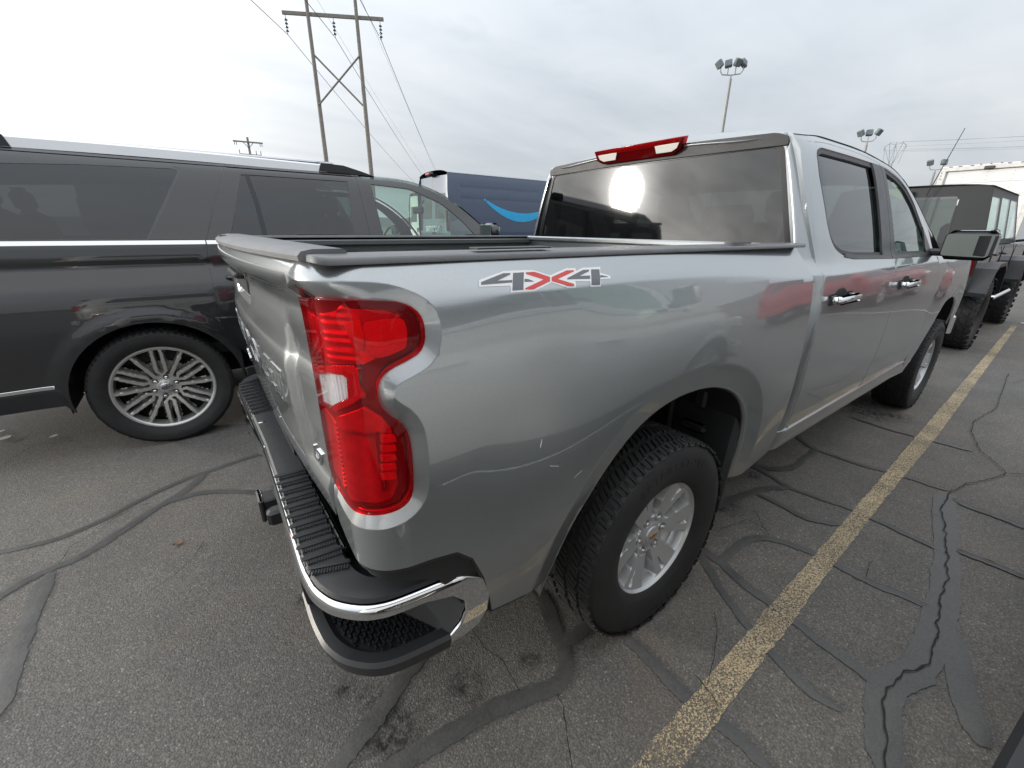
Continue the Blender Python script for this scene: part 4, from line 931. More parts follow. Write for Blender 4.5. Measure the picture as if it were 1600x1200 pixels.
BI=[(-.985,0),(-.990,.3),(-1.018,.40),(-1.024,.60),(-1.026,.74),(-1.022,.80),(-1.004,.848),(-.96,.878),(-.90,.893),(-.84,.905),(-.80,.912)]
_bi=np.array(BI); _is=np.concatenate([[0],np.cumsum(np.linalg.norm(np.diff(_bi,axis=0),axis=1))]); IX=pchip(_is/_is[-1],_bi[:,0]); IY=pchip(_is/_is[-1],_bi[:,1])
STOP=1.172
def btop(s,t):
    """bumper top: s in 0..STOP outer, t 0 outer..1 inner"""
    o=bmp(np.array([s]),np.array([ZT]))[0]
    # match inner point by arc fraction, the straight run kept square to the axle
    f=float(np.interp(s,[0,.30,.40,.60,.74,.86,.95,1.05,1.172],[0,.243,.325,.487,.60,.70,.79,.885,1.0])); i=(float(IX(f)),-float(IY(f)))
    h=[ZT,ZT+.010,ZT+.012,ZT+.012,ZT+.004]; z=np.interp(t,[0,.06,.2,.9,1],h)
    return (o[0]*(1-t)+i[0]*t,o[1]*(1-t)+i[1]*t,float(z))
ts=[0,.03,.06,.12,.2,.4,.6,.8,.9,.96,1]
BM=None
V=[];F=[];ss=np.concatenate([-np.linspace(STOP,0,90)[:-1],np.linspace(0,STOP,90)])
for s in ss:
    for t in ts:
        p=btop(abs(s),t); V.append((p[0],p[1] if s>0 else -p[1],p[2]))
    p=btop(abs(s),1); V.append((p[0]+.002,p[1] if s>0 else -p[1],p[2]-.06))
n=len(ts)+1
for i in range(len(ss)-1):
    for j in range(n-1): F.append((i*n+j,i*n+j+1,(i+1)*n+j+1,(i+1)*n+j))
BM=fixn(mesh('rear_bumper',V,F,PLA,TR,True,40))
pocket=[(.655,.630),(.655,.50),(.66,.425),(1.150,.425),(1.205,.475),(1.222,.53),(1.218,.585),(1.185,.622),(1.12,.640),(.90,.640)]
chrome=[(0,.697),(.3,.697),(.6,.697),(.8,.697),(1.0,.697),(1.155,.697),(1.180,.688),(1.238,.640),(1.252,.58),(1.245,.49),(1.222,.435),(1.185,.415),(1.145,.410),(1.135,.425),(1.175,.475),(1.190,.53),(1.186,.585),(1.155,.630),(1.09,.654),(.90,.655),(.66,.653),(.61,.635),(.60,.50),(.585,.45),(0,.45)]
chrome=[(a,.697-(.697-z)*.70) for a,z in chrome]
for s in (0,1):
    mi=bool(s); sg=1 if s else -1
    # (s,z): s runs to the right, path goes -y: du=-y, dv=+z -> cross = -x : outward
    panel('chrome_face',chrome,bmp,CHR,BM,step=.02,depth=.012,edge=.004,mirror=mi,flip=False)
    V,Fc=[],[]
    # black corner post and lower lip
    panel('corner_post',[(.604,.56),(.604,.650),(.655,.650),(.655,.51),(.60,.485),(.585,.52)],lambda a,z:bmp(a,z,-.004),PLS,BM,step=.02,depth=.05,mirror=mi)
    S_=np.concatenate([np.linspace(.60,1.16,40)])
    def ringloft(name,prof,m,par,S0,S1,k=44):
        V=[];F=[]
        SS=np.linspace(S0,S1,k)
        for a in SS:
            e=1e-3; tx=BX(a+e)-BX(a-e);ty=BY(a+e)-BY(a-e);l=math.hypot(tx,ty);nx,ny=-ty/l,tx/l
            for d,z in prof: V.append((float(BX(a)+nx*d),sg*float(BY(a)+ny*d),z))
        n=len(prof)
        for i in range(k-1):
            for j in range(n-1): F.append((i*n+j,i*n+j+1,(i+1)*n+j+1,(i+1)*n+j))
        F.append(tuple(range(n))); F.append(tuple((k-1)*n+j for j in range(n)))
        return fixn(mesh(name,V,F,m,par,True,30))
    ringloft('step_rim',[(-.055,.510),(-.042,.520),(-.036,.525),(-.012,.523),(-.004,.514),(-.012,.478),(-.026,.466),(-.10,.466),(-.10,.510)],PLS,BM,.60,1.145)
    ringloft('pocket_wall',[(-.175,.513),(-.165,.655),(-.012,.668)],UND if False else PLS,BM,.60,1.195)
    ringloft('lower_valance',[(-.032,.526),(-.040,.49),(-.055,.47),(-.14,.466)],PLS,BM,0,.60)
    # slanted inner end wall of the pocket
    e0=bmp(np.array([1.145]),np.array([.52]),-.006)[0]; e1=bmp(np.array([1.192]),np.array([.60]),-.010)[0]; e2=bmp(np.array([1.16]),np.array([.652]),-.012)[0]
    i0=bmp(np.array([1.00]),np.array([.515]),-.165)[0]; i1=bmp(np.array([1.08]),np.array([.60]),-.16)[0]; i2=bmp(np.array([1.10]),np.array([.655]),-.16)[0]
    W=[tuple(p*np.array([1,(-1 if s else 1),1])) for p in (e0,e1,e2,i2,i1,i0)]
    mesh('pocket_side',W,[(0,1,4,5),(1,2,3,4)],PLS,BM,smooth=False)
    # step pad with interlocking chevron tread
    V=[];F=[];k=40;SS=np.linspace(.61,1.14,k)
    for a in SS:
        for d in (-.030,-.17): V.append(tuple(bmp(np.array([a]),np.array([.514]),d)[0]*np.array([1,-1 if s else 1,1])))
    for i in range(k-1): F.append((2*i,2*i+1,2*i+3,2*i+2))
    sp=fixn(mesh('step_pad',V,F,PLS,BM))
    T=MB(); q=.026
    ctr=np.array([-.985,-.79])
    poly=np.array([(BX(a),-BY(a)) for a in SS])
    inpol=[(bmp(np.array([a]),np.array([.515]),-.044)[0][:2]) for a in SS]+[(bmp(np.array([a]),np.array([.515]),-.16)[0][:2]) for a in SS[::-1]]
    for i in range(-14,15):
        for j in range(-14,15):
            c=ctr+np.array([i*q*.78+ (j%2)*q*.39, j*q*.62])
            if not inpoly(np.array([c]),np.array(inpol))[0]: continue
            for a in (0.5,1.75,-1.6) if True else ():
                d=np.array([math.cos(a),math.sin(a)])*.0085; p=c+d*.62
                T.box((p[0],p[1]*(-1 if s else 1),.5175),(.0125,.0034,.007),rz=a*(-1 if s else 1))
    tr=T.build('pad_tread',PLS,sp,smooth=False); tr['kind']='stuff'
# tread bars on the bumper top
bar=MB(); bar.box((0,0,0),(.088,.0115,.011),bev=.0035)
nub=MB()
rib_me=None
for yc in [-.285-.0485*k for k in range(11)]+[.34+.0485*k for k in range(10)]:
    if abs(yc)>.79: continue
    if rib_me is None:
        B=MB(); B.box((0,0,.003),(.096,.013,.009),bev=.0035)
        for k in range(14): B.box((-.040+k*.0062,-.017,.0015),(.0030,.0135,.005))
        o=B.build('step_rib',PLA,BM); rib_me=o.data
    else: o=link('step_rib',rib_me,None,BM)
    sh=abs(yc); xo=float(np.interp(sh,[.28,.6,.70,.79],[-1.064,-1.073,-1.074,-1.066])); o.location=(xo,yc,ZT+.0125); o.rotation_euler=(0,0,-.10*(1 if yc<0 else -1)-(.25 if sh>.74 else 0)*(1 if yc<0 else -1))
B=MB().box((-1.02,0,ZT+.004),(.012,1.46,.016),bev=.004); B.build('bumper_seam',PLS,BM)
B=MB().box((-.985,.06,.66),(.09,.44,.14)); B.build('plate_recess',UND,BM)
B=MB().box((-1.085,.21,ZT+.012),(.022,.022,.005),bev=.002); B.build('socket_cover',CHR,BM)
for yy in (.06,-.10):
    B=MB().lathe([(0,-.008),(.006,-.008),(.006,-.004),(.003,-.003),(.003,.01)],10,'y',(-1.0,yy,ZT+.03)); B.build('plate_bolt',CHR,BM)
B=MB().box((-1.09,0,.585),(.02,.32,.10),bev=.005); B.build('license_plate',mat('plate_white',(.6,.6,.58),.4),BM)
B=MB().box((-1.06,-.02,.47),(.20,.075,.075),bev=.006); B.box((-1.155,-.02,.47),(.018,.095,.095),bev=.006); B.box((-1.12,-.16,.50),(.06,.05,.06),bev=.01); B.build('hitch_receiver',PLS,BM)
for s in (0,1):
    panel('splash_trim',[(-1.19,.842),(-1.14,.824),(-1.08,.816),(-.93,.815),(-.84,.80),(-.785,.755),(-.75,.665),(-.728,.56),(-.722,.520),(-.76,.50),(-.80,.56),(-.88,.72),(-.97,.768),(-1.08,.776),(-1.14,.785),(-1.19,.80)],lambda u,z:bed(u,z,-.016),PLS,TR,step=.03,depth=.03,mirror=bool(s))
# black filler between bumper and body
for sg in (-1,1):
    V=[];F=[]
    low_=[p for p in low if p[0]>-1.2]
    P=resample(low_[:11],.02,False)
    for u,z in P:
        a=bed(np.array([u]),np.array([z]),-.004)[0]; b_=bed(np.array([u]),np.array([z]),-.010)[0]
        c=(P.mean(0)); 
        for q,dz,ins in ((a,0,0),(a,-.014,.003),(b_,-.022,.010),(b_,-.026,.03)):
            x=q[0]; y=q[1]
            nx=(x+.85)*.0
            V.append((x+ (.02 if dz<-.03 else 0)*(1 if u<-1.0 else 0),sg*(-(y)-ins if u>-1.0 else -(y)-ins*.5),z+dz))
    for i in range(len(P)-1):
        for j in range(3): F.append((i*4+j,i*4+j+1,i*4+5+j,i*4+4+j))
    fixn(mesh('bumper_filler',V,F,PLS,TR))
# ---------------------------------------------------------------- full-size SUVs
def suv_ze(x): return 1.852-.005*sst(0,-1.3,x)-np.where(np.asarray(x)>1.75,.42*np.clip((np.asarray(x,float)-1.75)/.98,0,2)**2.4,0)
def build_suv(loc,P,label,cat,rz=0):
    T=tag(empty('large_suv',loc,rz),label,cat)
    fn=lambda u,z:suv(u,z)
    A0=[(x,z) for x,z in SARCH][::-1]; A1=[(x+3.343,z) for x,z in A0]
    # rear quarter: tail to the rear door seam
    seam=[(.640,1.868),(.612,1.80),(.50,1.54),(.424,1.358),(.412,1.24),(.40,1.0),(.405,.84),(.45,.66)]
    quarter=[(-1.26,.45),(-.50,.395)]+A0+[(.475,.395),(.485,.60)]+[(x-.003,z) for x,z in seam[::-1]]+[(.30,1.868),(-.4,1.868),(-1.0,1.86),(-1.22,1.83),(-1.34,1.40),(-1.38,1.2),(-1.38,.8),(-1.33,.5)]
    qwin=roundpoly([(-1.12,1.376),(.112,1.376),(.350,1.775),(.362,1.800),(.335,1.812),(-.1,1.800),(-.5,1.775),(-1.0,1.742)],[.03,.004,.02,.02,.02,.05,.05,.05])
    rdoor=[(x,z) for x,z in seam]+[(.50,.60),(.56,.50),(1.575,.47),(1.59,.9),(1.56,1.3),(1.548,1.40),(1.530,1.83),(1.528,1.868)]
    rw=[(.566,1.380),(.718,1.800),(.745,1.806),(1.455,1.806),(1.425,1.380)]
    fdoor=[(1.535,1.868),(1.534,1.83),(1.552,1.40),(1.564,1.3),(1.594,.9),(1.58,.47),(2.78,.47),(2.86,.60),(2.88,.9),(2.84,1.2),(2.74,1.36)]+[(x,float(suv_ze(x))-.016) for x in np.linspace(2.66,1.60,16)]
    fw=roundpoly([(1.662,1.380),(1.640,1.800),(1.98,1.782),(2.27,1.672),(2.45,1.535),(2.56,1.41),(2.545,1.380)],[.004,.01,.05,.05,.05,.01,.01])
    fend=[(2.885,.60)]+[(2.885,.9),(2.845,1.2),(2.75,1.352),(2.80,1.345),(3.3,1.315),(3.9,1.26),(4.18,1.18),(4.26,1.0),(4.26,.55),(4.2,.45),(3.85,.40)]+A1[:]+[(2.85,.42)]
    cre=[[(x,1.235+d) for x in np.linspace(-1.3,4,60)] for d in (-.006,.006)]
    def body(u,z):
        p=suv(u,z); z=np.asarray(z,float)
        p[...,1]+=.010*sst(1.242,1.228,z)*sst(1.02,1.22,z)*(1-0*z)   # shoulder undercut below the crease
        return p
    for s in (0,1):
        mi=bool(s); sg=1 if s else -1
        q=panel('rear_quarter',quarter,body,P,T,holes=[qwin],step=.035,depth=.015,mirror=mi,extra=cre)
        panel('window',[(x,z) for x,z in qwin],lambda u,z:suv(u,z,-.003),GL_DARK,q,step=.08,depth=0,mirror=mi)
        # gloss-black pillar cover between quarter glass and door
        panel('pillar_cover',[(.125,1.376),(.372,1.79),(.375,1.815),(.345,1.826),(.607,1.832),(.600,1.80),(.49,1.54),(.425,1.376)],lambda u,z:suv(u,z,.002),BLKG,q,step=.05,depth=.008,mirror=mi)
        rd=panel('rear_door',rdoor,body,P,T,holes=[rw],step=.035,depth=.015,mirror=mi,extra=cre)
        panel('window',rw,lambda u,z:suv(u,z,-.004),GL_DARK,rd,step=.06,depth=0,mirror=mi)
        panel('pillar_cover',[(.430,1.376),(.503,1.54),(.617,1.80),(.625,1.829),(1.526,1.829),(1.545,1.41),(1.545,1.376),(1.428,1.376),(1.458,1.808),(.716,1.808),(.563,1.376)],lambda u,z:suv(u,z,.002),BLKG,rd,step=.05,depth=.008,mirror=mi)
        panel('window_bar',[(.745,1.807),(.768,1.807),(.792,1.60),(.800,1.380),(.772,1.380),(.765,1.60)],lambda u,z:suv(u,z,.0005),PLS,rd,step=.05,depth=.01,mirror=mi)
        fd=panel('front_door',fdoor,body,P,T,holes=[fw],step=.035,depth=.015,mirror=mi,extra=cre)
        panel('window',fw,lambda u,z:suv(u,z,-.004),GL_CLEAR,fd,step=.06,depth=0,mirror=mi)
        panel('pillar_cover',[(1.556,1.376),(1.540,1.825),(1.637,1.818),(1.658,1.376)],lambda u,z:suv(u,z,.002),BLKG,fd,step=.05,depth=.008,mirror=mi)
        panel('front_fender',fend,body,P,T,step=.04,depth=.015,mirror=mi,extra=cre)
        for part,a,b in ((q,-1.30,.417),(rd,.425,1.545),(fd,1.553,2.70)):
            panel('belt_strip',[(a,1.346),(b,1.346),(b,1.368),(a,1.368)],lambda u,z:suv(u,z,.006),CHR,part,step=.06,depth=.01,edge=.003,mirror=mi)
        for dr,x0 in ((rd,.62),(fd,1.74)):
            y=float(-suv(np.array([x0]),np.array([1.12]))[0][1])
            B=MB().tube([(x0-.12,sg*y,1.125),(x0-.09,sg*(y+.035),1.127),(x0+.09,sg*(y+.035),1.127),(x0+.12,sg*y,1.125)],.016,8); fixn(B.build('handle',P,dr))
        panel('rocker_panel',[(.50,.36),(.50,.465),(2.84,.465),(2.84,.36)],lambda u,z:suv(u,z,.012),PLS,T,step=.08,depth=.03,mirror=mi)
        B=MB().box((1.67,sg*1.03,.335),(2.2,.16,.05),bev=.015); sb=B.build('running_board',PLS,T)
        B=MB().box((1.67,sg*1.060,.362),(2.2,.014,.014),bev=.004); B.build('board_strip',CHR,sb)
        panel('bumper_strip',[(-1.28,.508),(-.515,.512),(-.515,.530),(-1.28,.527)],lambda u,z:suv(u,z,.005),CHR,q,step=.05,depth=.008,mirror=mi)
        panel('bumper_skirt',[(-1.27,.40),(-.48,.392),(-.50,.50),(-1.28,.495)],lambda u,z:suv(u,z,.004),PLS,q,step=.06,depth=.01,mirror=mi)
        B=MB().box((1.7,sg*.60,.62),(6.0 if False else 2.3,.5,.3)); B.build('inner_body',UND,T)
        for ox in (0,3.343):
            fixn(grid('wheel_arch_liner',lambda u,v,ox=ox:(ox+.488*math.cos(-.15+u*(math.pi+.3)),sg*(.955-v*.42),.40+.488*math.sin(-.15+u*(math.pi+.3))),36,3,UND,T))
            MB().box((ox,sg*.54,.66),(1.0,.04,.56)).build('inner_fender',UND,T)
        # roof rail with black end caps
        B=MB(); P_=[(x,sg*(.705),1.893+.014*math.sin((x+1.0)/2.4*math.pi)-.004) for x in np.linspace(-.42,1.33,24)]
        for i,(x,y,z) in enumerate(P_): pass
        V=[];F=[]
        sec=[(-.022,.0),(-.018,.026),(.008,.032),(.022,.022),(.026,-.030),(.012,-.042),(-.018,-.040)]
        for (x,y,z) in P_:
            for a,b in sec: V.append((x,y+sg*a,z+b))
        n=len(sec)
        for i in range(len(P_)-1):
            for j in range(n): F.append((i*n+j,i*n+(j+1)%n,(i+1)*n+(j+1)%n,(i+1)*n+j))
        F.append(tuple(range(n))); F.append(tuple((len(P_)-1)*n+j for j in range(n)))
        rr=fixn(mesh('roof_rail',V,F,mat('satin_rail',(.72,.72,.73),.22,.9,var=.04),T,True,40))
        for a,b,dx in ((1.28,1.70,1),(-.40,-.90,-1)):
            pr=[(a,1.930),(a-.02*dx,1.872),(b,1.862),(b-.10*dx,1.890),(b-.25*dx,1.925)]
            B=MB(); B.prism(pr,sg*.675,sg*.738,'y'); fixn(B.build('rail_foot',PLS,rr,smooth=False))
        for xx in (.1,.75): MB().box((xx,sg*.705,1.872),(.16,.03,.03),bev=.01).build('rail_foot',PLS,rr)
    def rp(x,t,H=.058):
        ze=float(suv_ze(x)); ye=float(suvS(np.array([x]),np.array([ze-.004]))[0]); return (x,ye*t,ze+H*(1-abs(t)**2.8))
    grid('roof',lambda u,v:rp(-1.22+u*(1.62+1.22),-1+2*v,.058-.003*u*u),40,41,P,T)
    for sg in (-1,1):
        fixn(grid('roof_pillar',lambda u,v:(lambda p:(p[0],p[1],p[2]))(rp(1.60+u*1.20,sg*(1-.075*v),.055)),20,4,P,T))
    fixn(grid('windshield',lambda u,v:(lambda t,p:(p[0]+.16*(1-t*t)*u+.06*(1-t*t)*(1-u),p[1],p[2]+.003))((-1+2*v)*.94,rp(1.62+u*1.20,(-1+2*v)*.94,.055)),14,20,GL_CLEAR,T))
    grid('hood',lambda u,v:(lambda t:(2.72+u*1.46+.14*(1-t*t),t*(.93-.06*u),1.345-.10*u-.06*u*u+.035*(1-t*t)))(-1+2*v),16,24,P,T)
    # tail
    def tail(y,z):
        z=np.asarray(z,float);y=np.asarray(y,float); x=np.where(z>1.35,-1.345+.26*np.clip((z-1.35)/.5,0,1.2),-1.345-.05*np.clip((1.35-z)/.3,0,1))
        return np.stack([x+.05*(np.abs(y)/.9)**4,y,z],-1)
    bw=roundpoly([(-.72,1.36),(-.62,1.74),(.62,1.74),(.72,1.36)],.04)
    tg_=panel('liftgate',[(-.90,.62),(-.90,1.3),(-.70,1.86),(.70,1.86),(.90,1.3),(.90,.62)][::-1],tail,P,T,holes=[bw],step=.07,flip=True)
    panel('window',bw[::-1],tail,GL_DARK,tg_,step=.1,depth=0,flip=True)
    MB().box((-1.20,0,1.865),(.30,1.34,.035),ry=.08,bev=.012).build('spoiler',P,T)
    MB().box((-1.37,0,.52),(.16,1.78,.24),bev=.05).build('rear_bumper',P,T)
    for sg in (-1,1): MB().box((-1.37,sg*.80,1.12),(.06,.20,.36),bev=.02).build('tail_lamp',L_RED,T)
    MB().box((4.24,0,.85),(.08,1.5,.5),bev=.03).build('grille',BLKG,T)
    for sg in (-1,1): MB().box((4.22,sg*.80,.98),(.10,.30,.16),bev=.03).build('headlight',SILV,T)
    MB().box((4.28,0,.50),(.12,1.85,.25),bev=.05).build('front_bumper',P,T)
    for sg in (-1,1):
        B=MB().box((2.62,sg*1.10,1.435),(.11,.22,.15),bev=.035); m=B.build('door_mirror',P,T,ang=60)
        MB().box((2.60,sg*.99,1.385),(.06,.10,.04),bev=.012).build('mirror_arm',PLS,m)
        MB().box((2.562,sg*1.10,1.435),(.006,.185,.12),bev=.002).build('mirror_glass',MIRR,m)
    B=MB(); B.prism([(-.10,1.90),(.06,1.90),(.03,1.955),(-.02,1.972),(-.07,1.975),(-.10,1.96)],-.03,.03,'y'); fixn(B.build('roof_antenna',P,T,smooth=False))
    B=MB(); B.prism([(1.16,1.90),(1.38,1.90),(1.34,1.95),(1.28,1.963),(1.20,1.94)],-.03,.03,'y'); fixn(B.build('roof_antenna',P,T,smooth=False))
    MB().box((2.55,0,1.18),(.55,1.7,.26),bev=.06).build('dashboard',SEAT,T)
    B=MB().tube([(2.20+.06*math.sin(q),.43+.185*math.cos(q),1.30+.17*math.sin(q)) for q in np.linspace(0,2*math.pi,25)],.016,8,caps=False); B.box((2.24,.43,1.30),(.05,.16,.12),bev=.02); B.build('steering_wheel',PLS,T)
    for x in (1.45,.45,-.55):
        for yy in (-.44,.44):
            B=MB().box((x+.25,yy,.98),(.5,.5,.16),bev=.05); B.box((x,yy,1.26),(.15,.48,.58),ry=-.2,bev=.05); B.box((x-.07,yy,1.63),(.10,.26,.17),ry=-.15,bev=.04); B.build('seat',SEAT,T,ang=60)
    MB().box((1.3,0,.62),(3.2,1.75,.08)).build('floor_pan',UND,T); MB().box((-.9,0,.75),(.9,1.7,.5)).build('cargo_floor',UND,T)
    MB().box((1.6,0,.42),(5.2,1.1,.16),bev=.03).build('chassis',UND,T)
    MB().tube([(2.46,-.05,1.74),(2.40,-.05,1.66)],.01,6).box((2.39,-.05,1.64),(.03,.24,.07),bev=.012).build('rearview_mirror',PLS,T)
    for x in (0,3.343):
        make_wheel(T,(x,-.845,.402),False,'suv'); make_wheel(T,(x,.845,.402),True,'suv')
    return T
build_suv((-1.497,2.93,0),P_BLACK,'black SUV with a silver roof rail parked behind the pickup bed','SUV')
build_suv((-1.158,-2.805,0),P_SILVER,'silver SUV whose black running board shows at the bottom right corner','SUV',R(-6.5))
build_suv((12.0,-4.4,0),P_RED,'red SUV mirrored in the pickup doors beyond the silver SUV','SUV')
# ---------------------------------------------------------------- delivery vans
NAVY=paint('paint_navy',(.030,.060,.125),.1,.35,.06); VWHT=paint('paint_white',(.72,.72,.70),0,.4,.10)
SMILE=mat('smile_blue',(.02,.42,.78),.4)
def build_van(loc,P,label,group,marks=True):
    T=tag(empty('delivery_van',loc),label,'van',group); T.scale=(1,1,1.10)
    hy=1.0
    sec=pchip([.35,.6,1.0,1.5,2.0,2.45,2.60],[.97,1.0,1.02,1.01,.97,.90,.86])
    def side(u,z):
        u=np.asarray(u,float);z=np.asarray(z,float); y=sec(z)-.15*np.clip((u-5.3)/1.2,0,1)**2
        for (a,b,z0,z1) in ((.35,3.2,2.26,2.32),(.35,3.2,2.02,2.05),(.9,3.4,1.18,1.24),(.6,4.6,.72,.80)):
            y=y-.030*sst(a,a+.05,u)*sst(b,b-.05,u)*sst(z0-.02,z0,z)*sst(z1+.02,z1,z)
        return np.stack([u,-y,z],-1)
    arch=lambda ox:[(ox+.45*math.cos(t),.38+.45*math.sin(t)) for t in np.linspace(math.pi,0,14)]
    out=[(.03,.42),(.75,.40)]+arch(1.25)+arch(5.0)+[(5.9,.45),(5.95,.95),(5.55,1.30),(4.95,2.30),(4.6,2.60),(.06,2.60),(.0,2.2)]
    win=roundpoly([(4.05,1.45),(4.05,2.1),(4.85,2.1),(5.35,1.42)],.06)
    for s in (0,1):
        sd=panel('side_panel',out,side,P,T,holes=[win],step=.09,depth=.02,mirror=bool(s),extra=[[(x,z) for x in np.linspace(.3,4.7,40)] for z in (2.24,2.26,2.32,2.34,2.0,2.02,2.05,2.07)])
        panel('window',win,lambda u,z:side(u,z)+0,GL_CLEAR,sd,step=.2,depth=0,mirror=bool(s))
        if marks:
            q=[];w=2.5
            top=[];bot=[]
            for k in range(25):
                t=k/24; x=1.15+t*w; zc_=2.10-.80*math.sin(math.pi*min(t*.93+.02,1))**.75*.55-.06*t; th=.012+.21*math.sin(math.pi*min(1,t*.9+.06))
                top.append((x,zc_+th*.45)); bot.append((x,zc_-th*.55))
            panel('smile_mark',bot+top[::-1],lambda u,z:side(u,z)-np.array([0,.006,0]),SMILE,sd,step=.05,depth=0,mirror=bool(s))
        B=MB().box((4.0,(1 if s else -1)*1.005,1.3),(.012,.012,1.7)); B.build('door_seam',UND,sd)
        MB().box((5.2,(1 if s else -1)*1.12,1.50),(.16,.20,.34),bev=.05).build('door_mirror',PLS,T)
    B=MB(); P_=[(-.0,.42),(.0,2.2),(.05,2.62),(4.6,2.68),(5.0,2.32)]
    grid('roof',lambda u,v:(.05+u*4.6,(-1+2*v)*.87,2.60+.09*(1-abs(-1+2*v)**3)),12,16,P,T)
    rear=lambda y,z:np.stack([.0+.06*np.clip((np.asarray(z,float)-1.2)/1.4,0,1)+.05*(np.abs(y)/1.0)**6,np.asarray(y,float),np.asarray(z,float)],-1)
    for sg in (-1,1):
        o=[(sg*.005,.55),(sg*.005,2.56),(sg*.84,2.55),(sg*.955,1.9),(sg*.975,1.0),(sg*.96,.55)]
        d=panel('rear_door',o[::-1] if sg>0 else o,rear,P if not marks else VWHT if False else P,T,step=.08,depth=.02,flip=True if sg>0 else True)
        MB().box((-.005,sg*.07,1.25),(.03,.05,.16),bev=.01).build('handle',PLS,d)
        MB().box((-.01,sg*.89,1.5),(.05,.09,.5),bev=.02).build('tail_lamp',L_DRED,T)
        rw=roundpoly([(sg*.10,1.55),(sg*.10,2.15),(sg*.72,2.15),(sg*.76,1.55)],.05)
        panel('window',rw[::-1] if sg>0 else rw,lambda y,z:rear(y,z)-np.array([.006,0,0]),GL_DARK,d,step=.2,depth=0,flip=True)
    if marks:
        V,F=text_mesh('amazon',.30,.002,0,True); X=[(-.012-v[2]*1,-v[0],1.33+v[1]) for v in V]; fixn(mesh('door_lettering',X,F,mat('letter_white',(.8,.8,.8),.5),T,smooth=False))
        q=[(-.30+.6*k/16,-.20-.10*math.sin(math.pi*k/16)) for k in range(17)]; q2=[(a,b+.05*math.sin(math.pi*k/16)+.006) for k,(a,b) in enumerate(q)]
        B=MB().prism([(-a,1.36+b) for a,b in q+q2[::-1]],-.016,-.012,'x'); fixn(B.build('door_smile',SMILE,T,smooth=False))
    B=MB().box((-.03,.0,2.60),(.16,.30,.09),bev=.03); B.build('lamp_pod',PLS,T); MB().box((-.09,0,2.605),(.06,.22,.05),bev=.015).build('brake_lamp',RED_DECAL,T)
    MB().box((-.05,0,.50),(.14,1.9,.20),bev=.04).build('rear_bumper',PLS,T)
    MB().box((5.93,0,.8),(.2,1.8,.7),bev=.08).build('front_fascia',PLS,T)
    grid('windshield',lambda u,v:(4.62+u*.95+.1*(1-(-1+2*v)**2),(-1+2*v)*.86,2.58-u*1.25),8,10,GL_CLEAR,T)
    grid('hood',lambda u,v:(5.5+u*.45,(-1+2*v)*.86,1.32-u*.36),5,8,P,T)
    MB().box((2.9,0,.5),(5.4,1.7,.25),bev=.03).build('chassis',UND,T); MB().box((3.9,0,1.4),(.05,1.9,2.2)).build('bulkhead',mat('van_bulkhead',(.45,.46,.45),.7),T)
    for x in (1.25,5.0):
        for sg in (-1,1):
            B=MB().lathe([(.20,-.11),(.24,-.125),(.33,-.12),(.36,-.09),(.36,.09),(.33,.12),(.2,.12)],32); w=empty('wheel',(x,sg*.86,.36),0,T); B.build('tyre',RUB,w)
            B=MB().lathe([(0,-.06),(.10,-.07),(.2,-.10),(.21,-.12)],24); 
            if sg>0: B.xf(Matrix.Scale(-1,4,(0,1,0)))
            B.build('rim',ALU,w)
    return T
VG='delivery vans in the row behind the SUV'
build_van((4.75,10.3,0),NAVY,'navy delivery van with a light blue curved mark, right beside the pickup cab',VG)
build_van((-2.6,10.75,0),NAVY,'navy delivery van seen only through the front window of the black SUV',VG)
build_van((7.6,17.6,0),VWHT,'plain white van seen through the front window of the black SUV',VG,False)
